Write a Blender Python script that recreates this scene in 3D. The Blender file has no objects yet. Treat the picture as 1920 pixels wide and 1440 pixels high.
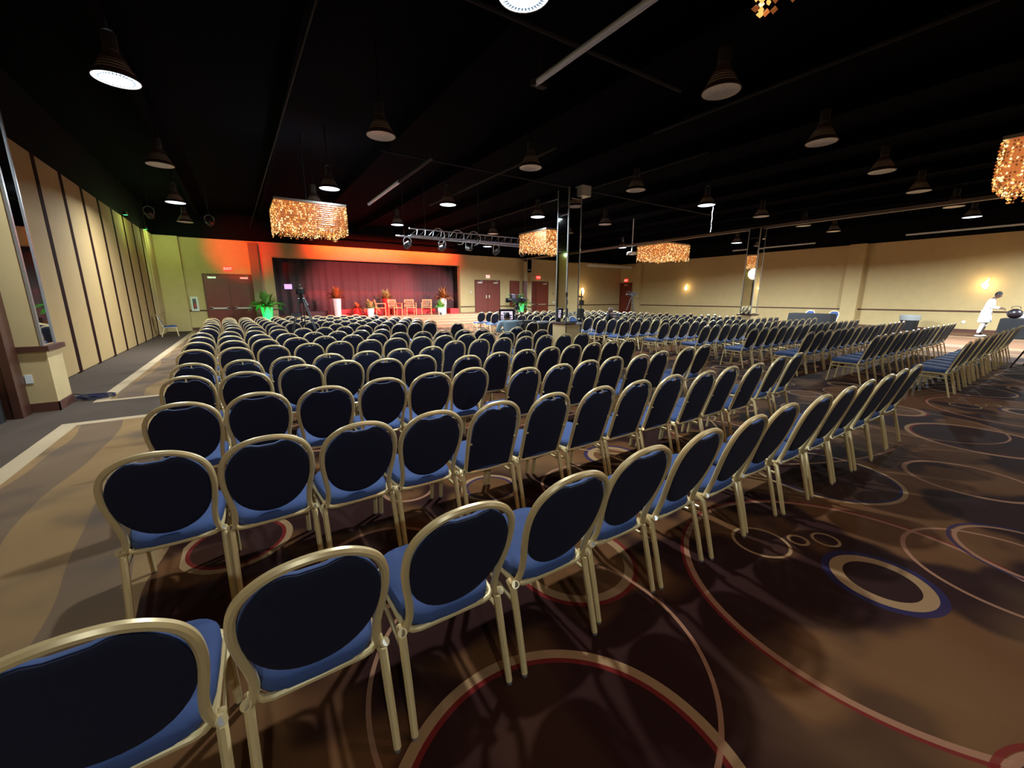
import bpy, math, random
from math import sin, cos, pi, radians
from mathutils import Vector, Matrix
random.seed(7)
S = bpy.context.scene
COL = S.collection

# ------------------------------------------------------------------ camera, world, exposure
cd = bpy.data.cameras.new('camera'); cam = bpy.data.objects.new('camera', cd); COL.objects.link(cam)
PITCH = math.atan((720-557)/750.0); YAW = math.atan((960-450)*cos(PITCH)/750.0)
cd.sensor_width = 36.0; cd.lens = 750.0/1920*36.0; cd.clip_start = 0.02; cd.clip_end = 200
cam.location = (0, 0, 1.6)
cam.rotation_euler = (pi/2-PITCH, 0, -YAW)
S.camera = cam
w = bpy.data.worlds.new('world'); S.world = w; w.use_nodes = True
w.node_tree.nodes['Background'].inputs[0].default_value = (0.02, 0.018, 0.022, 1)
w.node_tree.nodes['Background'].inputs[1].default_value = 0.05
S.view_settings.view_transform = 'Standard'
S.view_settings.look = 'None'
S.view_settings.gamma = 1
S.view_settings.use_curve_mapping = False
S.view_settings.exposure = 0.55
S.cycles.max_bounces = 6
S.cycles.diffuse_bounces = 3
S.cycles.glossy_bounces = 3
S.cycles.sample_clamp_indirect = 4.0
S.cycles.use_denoising = True

LAMP_W = 120.0        # lit high-bay lamp
CHAND_E = 0.52

# ------------------------------------------------------------------ materials
MATS = {}
def mat(name, col, rough=0.6, metal=0.0, emit=None, estr=0.0, noise=0.0, nscale=8.0, bump=0.0, bscale=200.0, spec=0.5, sampling=None, ncol=None):
    if name in MATS: return MATS[name]
    m = bpy.data.materials.new(name); m.use_nodes = True
    nt = m.node_tree; b = nt.nodes['Principled BSDF']
    b.inputs['Base Color'].default_value = (*col, 1)
    b.inputs['Roughness'].default_value = rough
    b.inputs['Metallic'].default_value = metal
    b.inputs['Specular IOR Level'].default_value = spec
    if emit:
        b.inputs['Emission Color'].default_value = (*emit, 1)
        b.inputs['Emission Strength'].default_value = estr
    if noise > 0:
        tc = nt.nodes.new('ShaderNodeTexCoord'); n = nt.nodes.new('ShaderNodeTexNoise')
        n.inputs['Scale'].default_value = nscale; n.inputs['Detail'].default_value = 4
        mx = nt.nodes.new('ShaderNodeMix'); mx.data_type = 'RGBA'
        mx.inputs[6].default_value = (*col, 1)
        nc = ncol or tuple(c*(1-noise) for c in col)
        mx.inputs[7].default_value = (*nc, 1)
        nt.links.new(tc.outputs['Object'], n.inputs['Vector'])
        nt.links.new(n.outputs['Fac'], mx.inputs[0]); nt.links.new(mx.outputs[2], b.inputs['Base Color'])
    if bump > 0:
        tc = nt.nodes.new('ShaderNodeTexCoord'); n = nt.nodes.new('ShaderNodeTexNoise')
        n.inputs['Scale'].default_value = bscale; n.inputs['Detail'].default_value = 2
        bp = nt.nodes.new('ShaderNodeBump'); bp.inputs['Strength'].default_value = bump; bp.inputs['Distance'].default_value = 0.004
        nt.links.new(tc.outputs['Object'], n.inputs['Vector'])
        nt.links.new(n.outputs['Fac'], bp.inputs['Height']); nt.links.new(bp.outputs[0], b.inputs['Normal'])
    if sampling: m.cycles.emission_sampling = sampling
    MATS[name] = m
    return m

M_wall = mat('wallpaper', (0.58, 0.42, 0.195), 0.75, noise=0.18, nscale=3, bump=0.15, bscale=60)
M_panel = mat('panel_fabric', (0.35, 0.225, 0.085), 0.85, noise=0.12, nscale=5, bump=0.2, bscale=120)
M_black = mat('black_paint', (0.004, 0.004, 0.005), 0.9, spec=0.05)
M_ceil = mat('black_ceiling', (0.003, 0.003, 0.004), 0.95, noise=0.5, nscale=1.5, spec=0.02)
M_rail = mat('dark_wood_rail', (0.07, 0.022, 0.012), 0.45)
M_seam = mat('dark_seam', (0.018, 0.005, 0.004), 0.9, spec=0.05)
M_door = mat('red_brown_door', (0.20, 0.030, 0.016), 0.4, noise=0.25, nscale=4)
M_doorfr = mat('door_frame_paint', (0.12, 0.022, 0.012), 0.5)
M_chrome = mat('brushed_metal', (0.75, 0.73, 0.70), 0.3, 1.0)
M_gold = mat('champagne_frame', (0.74, 0.57, 0.28), 0.35, 0.2, spec=0.6)
M_seat = mat('royal_blue_fabric', (0.045, 0.080, 0.215), 0.85, bump=0.25, bscale=500, noise=0.15, nscale=60)
M_back = mat('navy_shaded_back', (0.0035, 0.005, 0.024), 0.8, bump=0.2, bscale=500)  # navy rear fabric, darkened towards black for the unlit side's shade
M_mirror = mat('mirror_glass', (0.82, 0.84, 0.82), 0.03, 1.0)
M_stage = mat('stage_wood', (0.36, 0.17, 0.09), 0.6, noise=0.2, nscale=5)
M_tread = mat('stage_edge', (0.50, 0.36, 0.22), 0.5)
M_curtain = mat('stage_curtain', (0.105, 0.085, 0.090), 0.9, bump=0.2, bscale=90)
M_leaf = mat('leaf_green', (0.06, 0.22, 0.03), 0.45, noise=0.6, nscale=9, ncol=(0.16, 0.36, 0.06))
M_leafy = mat('leaf_yellow', (0.32, 0.34, 0.10), 0.5, noise=0.4, nscale=9)
M_leafr = mat('leaf_red', (0.42, 0.05, 0.02), 0.5, noise=0.5, nscale=9, ncol=(0.10, 0.16, 0.03))
M_pot = mat('white_pot', (0.75, 0.75, 0.72), 0.4)
M_wood = mat('honey_wood', (0.55, 0.26, 0.10), 0.4, noise=0.25, nscale=12)
M_cloth = mat('black_tablecloth', (0.008, 0.008, 0.010), 0.9)
M_dark = mat('black_plastic', (0.012, 0.012, 0.013), 0.45)
M_alu = mat('grey_aluminium', (0.42, 0.43, 0.45), 0.35, 0.8)
M_pipe = mat('galvanised_pipe', (0.62, 0.66, 0.68), 0.45, 0.3)
M_dpipe = mat('dark_conduit', (0.022, 0.019, 0.017), 0.7, spec=0.15)
M_shade = mat('ribbed_reflector', (0.055, 0.028, 0.022), 0.5)
M_refl = mat('reflector_inside', (0.75, 0.68, 0.55), 0.35, 0.3)
M_lens_off = mat('unlit_lens', (0.85, 0.78, 0.60), 0.35, 0.0, noise=0.5, nscale=25)
M_lens_on = mat('lit_lens', (0.8, 0.85, 0.9), 0.4, emit=(0.75, 0.90, 1.0), estr=2.6, sampling='NONE')
M_lens_edge = mat('lit_prism', (0.5, 0.6, 0.7), 0.4, emit=(0.30, 0.55, 0.85), estr=0.22, sampling='NONE')
M_led = mat('green_led', (0.1, 0.8, 0.3), 0.4, emit=(0.05, 1.0, 0.3), estr=2.0, sampling='NONE')
M_redled = mat('red_led', (0.8, 0.1, 0.05), 0.4, emit=(1.0, 0.06, 0.03), estr=3.0, sampling='NONE')
M_exit = mat('exit_red', (0.8, 0.03, 0.02), 0.4, emit=(1.0, 0.03, 0.02), estr=1.3, sampling='NONE')
M_exitw = mat('exit_pale', (0.8, 0.4, 0.35), 0.4, emit=(1.0, 0.55, 0.45), estr=1.0, sampling='NONE')
M_white = mat('white_plastic', (0.72, 0.72, 0.68), 0.5)
M_skin = mat('dark_brown_skin', (0.10, 0.045, 0.028), 0.55)
M_skin2 = mat('brown_skin', (0.20, 0.10, 0.065), 0.55)
M_hair = mat('black_hair', (0.008, 0.006, 0.006), 0.7)
M_wcloth = mat('white_cotton', (0.78, 0.78, 0.80), 0.85)
M_bcloth = mat('pale_blue_shirt', (0.27, 0.37, 0.44), 0.85)
M_kcloth = mat('black_clothes', (0.012, 0.012, 0.016), 0.85)
M_glow = mat('sconce_glass', (1, 0.85, 0.55), 0.4, emit=(1.0, 0.72, 0.32), estr=4.0, sampling='NONE')
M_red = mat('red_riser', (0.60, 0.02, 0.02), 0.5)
M_screen = mat('monitor_screen', (0.1, 0.1, 0.1), 0.3, emit=(0.75, 0.62, 0.78), estr=0.9, sampling='NONE')
M_screen2 = mat('monitor_tiles', (0.1, 0.1, 0.1), 0.3, emit=(0.10, 0.09, 0.16), estr=0.7, sampling='NONE')
M_vf = mat('viewfinder_glow', (0.5, 0.3, 0.7), 0.3, emit=(0.62, 0.35, 0.85), estr=0.9, sampling='NONE')
M_bag = mat('clear_bag', (0.34, 0.35, 0.35), 0.3)
M_base = mat('baseboard_wood', (0.09, 0.028, 0.016), 0.5)

# ------------------------------------------------------------------ carpet (colours of the woven pattern only)
def carpet_material():
    m = bpy.data.materials.new('patterned_carpet'); m.use_nodes = True
    nt = m.node_tree; N = nt.nodes; L = nt.links
    bs = N['Principled BSDF']; bs.inputs['Roughness'].default_value = 0.95; bs.inputs['Specular IOR Level'].default_value = 0.15
    def val(x):
        return x
    def math_(op, a, b=None, c=None, clamp=False):
        n = N.new('ShaderNodeMath'); n.operation = op; n.use_clamp = clamp
        for i, v in enumerate((a, b, c)):
            if v is None: continue
            if isinstance(v, (int, float)): n.inputs[i].default_value = v
            else: L.new(v, n.inputs[i])
        return n.outputs[0]
    def mix(f, a, b):
        n = N.new('ShaderNodeMix'); n.data_type = 'RGBA'
        if isinstance(f, (int, float)): n.inputs[0].default_value = f
        else: L.new(f, n.inputs[0])
        for i, v in ((6, a), (7, b)):
            if isinstance(v, tuple): n.inputs[i].default_value = (*v, 1)
            else: L.new(v, n.inputs[i])
        return n.outputs[2]
    def smooth(x, a, b):
        n = N.new('ShaderNodeMapRange'); n.interpolation_type = 'SMOOTHSTEP'
        L.new(x, n.inputs[0]); n.inputs[1].default_value = a; n.inputs[2].default_value = b
        return n.outputs[0]
    tc = N.new('ShaderNodeTexCoord'); P = tc.outputs['Object']
    sp = N.new('ShaderNodeSeparateXYZ'); L.new(P, sp.inputs[0]); X, Y = sp.outputs[0], sp.outputs[1]
    # repeat of the weave
    PX, PY = 6.2, 4.4
    wx = math_('SUBTRACT', math_('FLOORED_MODULO', math_('ADD', X, 0.5), PX), 0.5)
    wy = math_('SUBTRACT', math_('FLOORED_MODULO', math_('ADD', Y, 0.9), PY), 0.9)
    cb = N.new('ShaderNodeCombineXYZ'); L.new(wx, cb.inputs[0]); L.new(wy, cb.inputs[1]); W = cb.outputs[0]
    def noise(scale, det=2, off=0.0, src=P):
        mp = N.new('ShaderNodeMapping'); mp.inputs['Location'].default_value = (off, off*0.7, 0); L.new(src, mp.inputs[0])
        n = N.new('ShaderNodeTexNoise'); n.inputs['Scale'].default_value = scale; n.inputs['Detail'].default_value = det
        L.new(mp.outputs[0], n.inputs['Vector']); return n.outputs['Fac']
    brown, dark, tan = (0.125, 0.050, 0.017), (0.024, 0.0065, 0.005), (0.19, 0.095, 0.038)
    base = mix(smooth(noise(1.25, 2, 3.0), 0.47, 0.55), dark, brown)
    base = mix(math_('MULTIPLY', smooth(noise(0.7, 2, 11.0), 0.56, 0.70), 0.55), base, tan)
    def dist(cx, cy):
        v = N.new('ShaderNodeVectorMath'); v.operation = 'DISTANCE'; L.new(W, v.inputs[0]); v.inputs[1].default_value = (cx, cy, 0)
        return v.outputs['Value']
    beige, pink, red, navy = (0.36, 0.21, 0.10), (0.34, 0.16, 0.09), (0.17, 0.014, 0.012), (0.022, 0.016, 0.060)
    # (cx, cy, r, half width, colour, edge colour, edge offset, fill)
    rings = [
        (0.69, 0.66, 0.60, 0.022, beige, red, -0.03, dark), (2.78, 0.54, 0.94, 0.016, pink, red, 0.024, None),
        (2.89, 0.50, 0.205, 0.032, beige, navy, 0.050, dark), (2.94, 0.94, 0.055, 0.010, beige, None, 0, None),
        (3.10, 0.84, 0.075, 0.009, beige, None, 0, None), (2.71, 1.07, 0.165, 0.010, beige, None, 0, dark),
        (4.30, 1.28, 0.56, 0.016, beige, navy, -0.03, dark), (5.25, 0.50, 0.42, 0.018, pink, None, 0, None),
        (3.62, 0.08, 0.48, 0.012, pink, None, 0, None), (3.98, 0.02, 0.36, 0.012, pink, navy, 0.03, None),
        (1.54, 1.62, 0.33, 0.026, beige, red, 0.035, brown), (1.60, 2.75, 0.23, 0.018, beige, navy, -0.03, brown),
        (3.01, 2.66, 0.22, 0.030, beige, navy, 0.05, None), (2.35, 2.30, 0.42, 0.012, pink, None, 0, None),
        (0.55, 2.25, 0.38, 0.016, pink, None, 0, dark), (4.6, 2.5, 0.50, 0.020, beige, red, 0.03, None),
        (3.75, 2.05, 0.16, 0.014, pink, None, 0, None), (5.1, 1.85, 0.30, 0.014, beige, navy, 0.03, dark),
        (0.95, 1.20, 0.74, 0.010, pink, None, 0, None),
        (5.9, 4.2, 3.1, 0.012, pink, None, 0, None), (-0.2, 3.0, 0.30, 0.020, beige, red, -0.03, dark),
        (1.0, 3.1, 0.20, 0.014, pink, None, 0, None), (4.0, 3.6, 1.3, 0.012, beige, None, 0, None),
        (2.2, 3.3, 0.14, 0.012, beige, None, 0, None), (5.3, 3.1, 0.24, 0.022, beige, navy, 0.04, dark),
        (4.9, -0.35, 0.30, 0.016, beige, red, 0.03, None), (2.0, -0.4, 0.34, 0.016, pink, red, 0.03, dark)]
    c = base
    for (cx, cy, r, hw, col, ecol, eo, fill) in rings:
        d = dist(cx, cy)
        if fill: c = mix(math_('MULTIPLY', math_('LESS_THAN', d, r), 0.85), c, fill)
        if ecol:
            e = math_('LESS_THAN', math_('ABSOLUTE', math_('SUBTRACT', d, r+eo)), max(0.010, hw*0.7))
            c = mix(math_('MULTIPLY', e, 0.85), c, ecol)
        e = math_('LESS_THAN', math_('ABSOLUTE', math_('SUBTRACT', d, r)), hw)
        c = mix(math_('MULTIPLY', e, 0.85), c, col)
    # border fields beside the wall
    gold = mix(smooth(noise(1.3, 2, 5.0), 0.45, 0.70), (0.25, 0.145, 0.062), (0.13, 0.085, 0.05))
    xa = math_('ADD', X, math_('MULTIPLY', noise(0.8, 1, 2.0), 0.5))
    bord = math_('LESS_THAN', xa, -0.35)
    c = mix(bord, c, gold)
    s = math_('ADD', X, math_('MULTIPLY', noise(0.5, 1, 7.0), 0.55))
    st = math_('LESS_THAN', math_('FLOORED_MODULO', s, 0.78), 0.36)
    c = mix(math_('MULTIPLY', math_('MULTIPLY', bord, st), 0.55), c, (0.085, 0.06, 0.052))
    grey = (0.072, 0.050, 0.036)
    b1 = math_('LESS_THAN', X, -1.93); c = mix(b1, c, (0.42, 0.31, 0.19))
    cross = math_('MULTIPLY', math_('GREATER_THAN', Y, 7.30), math_('LESS_THAN', Y, 8.60))
    cross_b = math_('MULTIPLY', math_('GREATER_THAN', Y, 7.15), math_('LESS_THAN', Y, 8.72))
    lim = math_('LESS_THAN', X, -0.1)
    c = mix(math_('MULTIPLY', cross_b, lim), c, (0.42, 0.31, 0.19))
    c = mix(math_('MULTIPLY', cross, lim), c, grey)
    c = mix(math_('LESS_THAN', X, -2.10), c, grey)
    # stripes beside the right wall
    rb = math_('GREATER_THAN', X, 17.3); c = mix(math_('MULTIPLY', rb, 0.9), c, (0.13, 0.065, 0.035))
    for xs, ww in ((17.6, .06), (18.1, .06), (19.6, .06), (20.1, .05), (24.6, .10)):
        c = mix(math_('LESS_THAN', math_('ABSOLUTE', math_('SUBTRACT', X, xs)), ww), c, (0.40, 0.27, 0.15))
    L.new(c, bs.inputs['Base Color'])
    pile = noise(260, 2, 0); bp = N.new('ShaderNodeBump'); bp.inputs['Strength'].default_value = 0.35; bp.inputs['Distance'].default_value = 0.003
    L.new(pile, bp.inputs['Height']); L.new(bp.outputs[0], bs.inputs['Normal'])
    return m

# ------------------------------------------------------------------ mesh helper
class MB:
    def __init__(s): s.v = []; s.f = []; s.m = []; s.mats = []
    def mi(s, m):
        if m not in s.mats: s.mats.append(m)
        return s.mats.index(m)
    def add(s, vs, fs, m, M=None):
        o = len(s.v); k = s.mi(m)
        for p in vs: s.v.append(tuple(M @ Vector(p)) if M else tuple(p))
        for f in fs: s.f.append(tuple(i+o for i in f)); s.m.append(k)
    def box(s, x0, x1, y0, y1, z0, z1, m, M=None):
        v = [(x, y, z) for z in (z0, z1) for y in (y0, y1) for x in (x0, x1)]
        f = [(0, 2, 3, 1), (4, 5, 7, 6), (0, 1, 5, 4), (2, 6, 7, 3), (0, 4, 6, 2), (1, 3, 7, 5)]
        s.add(v, f, m, M)
    def rbox(s, x0, x1, y0, y1, z0, z1, m, r=0.01, M=None):
        # box with chamfered vertical and top edges
        vs = []
        for z, q in ((z0, 0), (z1-r, 0), (z1, r)):
            for (x, y) in ((x0+r+q, y0+q), (x1-r-q, y0+q), (x1-q, y0+r+q), (x1-q, y1-r-q), (x1-r-q, y1-q), (x0+r+q, y1-q), (x0+q, y1-r-q), (x0+q, y0+r+q)):
                vs.append((x, y, z))
        fs = [tuple(range(7, -1, -1)), tuple(range(16, 24))]
        for l in (0, 1):
            for i in range(8): j = (i+1) % 8; fs.append((l*8+i, l*8+j, l*8+8+j, l*8+8+i))
        s.add(vs, fs, m, M)
    def tube(s, pts, r, m, seg=8, closed=False, M=None, caps=True, up=(0, 0, 1), sq=False, rs=None):
        P = [Vector(p) for p in pts]; n = len(P); vs = []; fs = []
        T = []
        for i in range(n):
            a = P[(i-1) % n] if (closed or i > 0) else P[i]; b = P[(i+1) % n] if (closed or i < n-1) else P[i]
            T.append((b-a).normalized())
        ref = Vector(up)
        if abs(T[0].dot(ref)) > 0.95: ref = Vector((1, 0, 0))
        nrm = (ref - T[0]*ref.dot(T[0])).normalized()
        for i in range(n):
            if i > 0:
                nrm = nrm - T[i]*nrm.dot(T[i]); nrm = nrm.normalized() if nrm.length > 1e-6 else T[i].orthogonal().normalized()
            bn = T[i].cross(nrm)
            rr = rs[i] if rs else r
            for k in range(seg):
                a = 2*pi*k/seg + (pi/seg if sq else 0)
                vs.append(P[i]+nrm*(cos(a)*rr)+bn*(sin(a)*rr))
        m_ = n if closed else n-1
        for i in range(m_):
            j = (i+1) % n
            for k in range(seg):
                l = (k+1) % seg; fs.append((i*seg+k, i*seg+l, j*seg+l, j*seg+k))
        if caps and not closed:
            fs.append(tuple(range(seg-1, -1, -1))); fs.append(tuple((n-1)*seg+k for k in range(seg)))
        s.add(vs, fs, m, M)
    def lathe(s, prof, m, seg=16, c=(0, 0, 0), M=None, cap=True):
        vs = []; fs = []
        for (r, z) in prof:
            for k in range(seg):
                a = 2*pi*k/seg; vs.append((c[0]+r*cos(a), c[1]+r*sin(a), c[2]+z))
        for i in range(len(prof)-1):
            for k in range(seg):
                l = (k+1) % seg; fs.append((i*seg+k, i*seg+l, (i+1)*seg+l, (i+1)*seg+k))
        if cap:
            if prof[0][0] > 1e-4: fs.append(tuple(range(seg-1, -1, -1)))
            if prof[-1][0] > 1e-4: fs.append(tuple((len(prof)-1)*seg+k for k in range(seg)))
        s.add(vs, fs, m, M)
    def ball(s, c, rx, ry, rz, m, seg=12, rings=8, M=None):
        vs = []; fs = []
        for i in range(rings+1):
            t = pi*i/rings
            for k in range(seg):
                a = 2*pi*k/seg; vs.append((c[0]+rx*sin(t)*cos(a), c[1]+ry*sin(t)*sin(a), c[2]+rz*cos(t)))
        for i in range(rings):
            for k in range(seg):
                l = (k+1) % seg; fs.append((i*seg+k, (i+1)*seg+k, (i+1)*seg+l, i*seg+l))
        s.add(vs, fs, m, M)
    def build(s, name, parent=None, smooth=True, kind=None, loc=None):
        me = bpy.data.meshes.new(name); me.from_pydata(s.v, [], s.f); me.update()
        for m in s.mats: me.materials.append(m)
        me.polygons.foreach_set('material_index', s.m)
        if smooth:
            me.polygons.foreach_set('use_smooth', [True]*len(s.f))
            try: me.set_sharp_from_angle(angle=radians(38))
            except Exception: pass
        o = bpy.data.objects.new(name, me); COL.objects.link(o)
        if parent: o.parent = parent
        if kind: o['kind'] = kind
        if loc: o.location = loc
        return o

def thing(name, label, cat, loc=(0, 0, 0), rz=0.0, group=None):
    o = bpy.data.objects.new(name, None); COL.objects.link(o); o.empty_display_size = 0.1
    o.location = loc; o.rotation_euler = (0, 0, rz); o['label'] = label; o['category'] = cat
    if group: o['group'] = group
    return o
def tag(o, label, cat, group=None):
    o['label'] = label; o['category'] = cat
    if group: o['group'] = group
    return o
def copy_tree(o, parent=None):
    c = o.copy(); COL.objects.link(c); c.parent = parent
    for ch in list(o.children): copy_tree(ch, c)
    return c
def catmull(pts, n=6, closed=False):
    out = []; P = [Vector(p) for p in pts]; N = len(P)
    for i in range(N if closed else N-1):
        if closed: a, b, c, d = P[(i-1) % N], P[i], P[(i+1) % N], P[(i+2) % N]
        else: a, b, c, d = P[max(i-1, 0)], P[i], P[i+1], P[min(i+2, N-1)]
        for k in range(n):
            t = k/n
            out.append(0.5*((2*b)+(c-a)*t+(2*a-5*b+4*c-d)*t*t+(3*b-a-3*c+d)*t**3))
    if not closed: out.append(P[-1])
    return out
def light(name, kind, loc, power, col, parent=None, aim=None, size=0.1, spot=None, blend=0.3, spread=None):
    ld = bpy.data.lights.new(name, kind); ld.energy = power; ld.color = col
    if kind == 'SPOT': ld.spot_size = spot; ld.spot_blend = blend; ld.shadow_soft_size = size
    elif kind == 'AREA':
        ld.shape = 'DISK'; ld.size = size
        if spread: ld.spread = spread
    else: ld.shadow_soft_size = size
    o = bpy.data.objects.new(name, ld); COL.objects.link(o); o.location = loc
    if parent: o.parent = parent
    if aim is not None:
        base = Vector(loc) + (parent.location if parent else Vector((0, 0, 0)))
        o.rotation_euler = (Vector(aim)-base).to_track_quat('-Z', 'Y').to_euler()
    return o

# ------------------------------------------------------------------ room
WX0, WX1, WY0, WY1, WH, CH = -3.1, 28.0, -9.0, 25.0, 4.35, 5.6
b = MB(); b.box(WX0-0.3, WX1+0.3, WY0-0.3, WY1+3.0, -0.15, 0.0, carpet_material()); b.build('floor', kind='structure', smooth=False)
b = MB(); b.box(WX0-0.3, WX1+0.3, WY0-0.3, WY1+3.0, CH, CH+0.15, M_ceil)
for k in range(13):   # roof deck joists
    x = -1.2+2.4*k; b.box(x-0.05, x+0.05, WY0, WY1+2.9, CH-0.32, CH, M_ceil)
b.build('ceiling', kind='structure', smooth=False)
# wall_left with folding panels and dark seams
b = MB(); b.box(WX0-0.2, WX0, WY0, WY1+0.2, 0, WH, M_panel); b.box(WX0-0.2, WX0+0.02, WY0, WY1+0.2, WH, CH, M_black)
seams = [10.85+1.475*k for k in range(9)]
for i, y in enumerate(seams):
    b.box(WX0, WX0+0.040, y-0.10, y+0.10, 0.0, WH, M_seam)
    if i < 8: b.box(WX0, WX0+0.035, y+0.09, y+1.475-0.09, 0.03, WH-0.02, M_panel)
b.build('wall_left', kind='structure', smooth=False)
b = MB(); b.box(WX0, WX0+0.10, 22.95, 25.0, 0, WH, M_wall); b.box(WX0, -2.1, 24.72, 25.0, 0, WH, M_wall)
b.box(WX0+0.10, WX0+0.13, 23.2, 24.7, 0.9, WH, M_wall); b.build('wall_corner', kind='structure', smooth=False)
# wall_back with the stage opening
OX0, OX1, OZ0, OZ1 = 1.62, 12.35, 0.56, 3.62
b = MB()
b.box(WX0, OX0, WY1, WY1+0.25, 0, WH, M_wall); b.box(OX1, WX1, WY1, WY1+0.25, 0, WH, M_wall)
b.box(OX0, OX1, WY1, WY1+0.25, OZ1, WH, M_wall); b.box(OX0, OX1, WY1, WY1+0.25, 0, OZ0, M_wall)
b.box(1.0, 13.1, WY1-0.10, WY1, OZ1+0.02, WH, M_wall); b.box(1.0, OX0-0.02, WY1-0.10, WY1, 0, OZ1+0.02, M_wall)
b.box(12.37, 13.1, WY1-0.10, WY1, 0, OZ1+0.02, M_wall)
b.box(WX0, WX1, WY1-0.02, WY1+0.25, WH, CH, M_black)
b.build('wall_back', kind='structure', smooth=False)
b = MB()   # recess behind the opening
b.box(OX0-0.9, OX0-0.7, WY1+0.25, 27.6, 0, OZ1+0.5, M_black); b.box(OX1+0.7, OX1+0.9, WY1+0.25, 27.6, 0, OZ1+0.5, M_black)
b.box(OX0-0.9, OX1+0.9, 27.5, 27.7, 0, OZ1+0.5, M_black); b.box(OX0-0.9, OX1+0.9, WY1+0.25, 27.7, OZ1+0.4, OZ1+0.5, M_black)
b.build('wall_recess', kind='structure', smooth=False)
b = MB(); b.box(WX1, WX1+0.2, WY0, WY1+0.2, 0, WH, M_wall); b.box(WX1-0.02, WX1+0.2, WY0, WY1+0.2, WH, CH, M_black)
b.box(WX1-0.35, WX1, 8.05, 8.75, 0, WH, M_wall); b.box(WX1-0.30, WX1, 22.6, 23.1, 0, WH, M_wall)
b.build('wall_right', kind='structure', smooth=False)
b = MB(); b.box(WX0-0.2, WX1+0.2, WY0-0.2, WY0, 0, WH, M_wall); b.box(WX0-0.2, WX1+0.2, WY0-0.2, WY0+0.02, WH, CH, M_black); b.build('wall_front', kind='structure', smooth=False)
# chair rail and baseboard
b = MB()
for x0, x1 in ((-2.1, -1.42), (0.68, 0.98), (1.0, OX0-0.02), (12.37, 13.5), (15.6, 17.5), (20.0, WX1)):
    yy = WY1-0.10 if x0 in (1.0, 12.37) else WY1
    b.box(x0, min(x1, 13.1) if x0 == 12.37 else x1, yy-0.035, yy, 0.93, 0.99, M_rail)
b.box(13.1, 13.5, WY1-0.035, WY1, 0.93, 0.99, M_rail)
b.build('trim_1', kind='structure', smooth=False)
b = MB()
for y0, y1 in ((WY0, 8.05), (8.75, 22.6), (23.1, 23.55), (24.95, 25.0)): b.box(WX1-0.035, WX1, y0, y1, 0.93, 0.99, M_rail)
b.build('trim_2', kind='structure', smooth=False)
b = MB()
for y0, y1 in ((WY0, 8.05), (8.75, 22.6), (23.1, 23.55)): b.box(WX1-0.02, WX1, y0, y1, 0, 0.14, M_base)
b.box(WX1-0.37, WX1-0.35, 8.03, 8.77, 0, 0.14, M_base)
b.build('baseboard_right', kind='structure', smooth=False)
b = MB()
for x0, x1 in ((-2.1, -1.42), (0.68, 1.0), (20.0, WX1)): b.box(x0, x1, WY1-0.02, WY1, 0, 0.14, M_base)
b.build('baseboard_back', kind='structure', smooth=False)

# doors -------------------------------------------------------------
def door_pair(n, x0, x1, z0, z1, y=WY1, closer=True, bar=True):
    b = MB(); fr = 0.06
    b.box(x0-fr, x0, y-0.05, y, z0, z1+fr, M_doorfr); b.box(x1, x1+fr, y-0.05, y, z0, z1+fr, M_doorfr); b.box(x0, x1, y-0.05, y, z1, z1+fr, M_doorfr)
    d = b.build('door_%d' % n, kind='structure', smooth=False)
    xm = (x0+x1)/2
    for i, (a, c) in enumerate(((x0, xm-0.008), (xm+0.008, x1))):
        b = MB(); b.box(a, c, y-0.04, y-0.002, z0+0.01, z1-0.005, M_door); lf = b.build('door_leaf', d, smooth=False)
        if closer:
            cxx = a+0.32 if i == 0 else c-0.32
            b = MB(); b.box(cxx-0.17, cxx+0.17, y-0.10, y-0.04, z1-0.17, z1-0.08, M_chrome)
            b.tube([(cxx, y-0.09, z1-0.09), (cxx+0.2, y-0.16, z1-0.03), (cxx+0.02, y-0.05, z1+0.02)], 0.012, M_chrome, 6); b.build('door_closer', lf, smooth=False)
        if bar:
            zb = z0+1.02; e = 0.10
            b = MB(); b.box(a+e, c-e, y-0.11, y-0.08, zb, zb+0.07, M_chrome); b.box(a+e, a+e+0.10, y-0.11, y-0.04, zb-0.02, zb+0.09, M_chrome)
            b.box(c-e-0.10, c-e, y-0.11, y-0.04, zb-0.02, zb+0.09, M_chrome); b.build('push_bar', lf, smooth=False)
        else:
            b = MB(); b.box(xm+(-0.16 if i == 0 else 0.08), xm+(-0.08 if i == 0 else 0.16), y-0.055, y-0.04, z0+0.95, z0+1.15, M_chrome)
            b.tube([(xm+(-0.12 if i == 0 else 0.12), y-0.05, z0+1.05), (xm+(-0.12 if i == 0 else 0.12), y-0.10, z0+1.05), (xm+(-0.24 if i == 0 else 0.24), y-0.10, z0+1.05)], 0.013, M_chrome, 8); b.build('door_handle', lf)
    b = MB(); b.box(xm-0.012, xm+0.012, y-0.055, y-0.04, z0, z1, M_doorfr); b.build('astragal', d, smooth=False)
    return d
door_pair(1, -1.36, 0.60, 0.0, 2.66)
door_pair(2, 13.58, 15.50, 0.58, 2.70, bar=False)
door_pair(3, 17.62, 19.90, 0.0, 2.70)
b = MB(); b.box(16.40, 17.25, WY1-0.03, WY1, 0.9, 2.76, M_doorfr); b.box(16.46, 17.19, WY1-0.045, WY1-0.03, 0.96, 2.70, M_door)
tag(b.build('wall_panel', smooth=False), 'brown wooden panel flush on the back wall between the two right double doors', 'panel')
d = MB(); d.box(WX1-0.05, WX1, 23.60, 23.66, 0, 2.80, M_doorfr); d.box(WX1-0.05, WX1, 24.84, 24.90, 0, 2.80, M_doorfr); d.box(WX1-0.05, WX1, 23.6, 24.9, 2.74, 2.80, M_doorfr)
dd = d.build('door_4', kind='structure', smooth=False)
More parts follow.
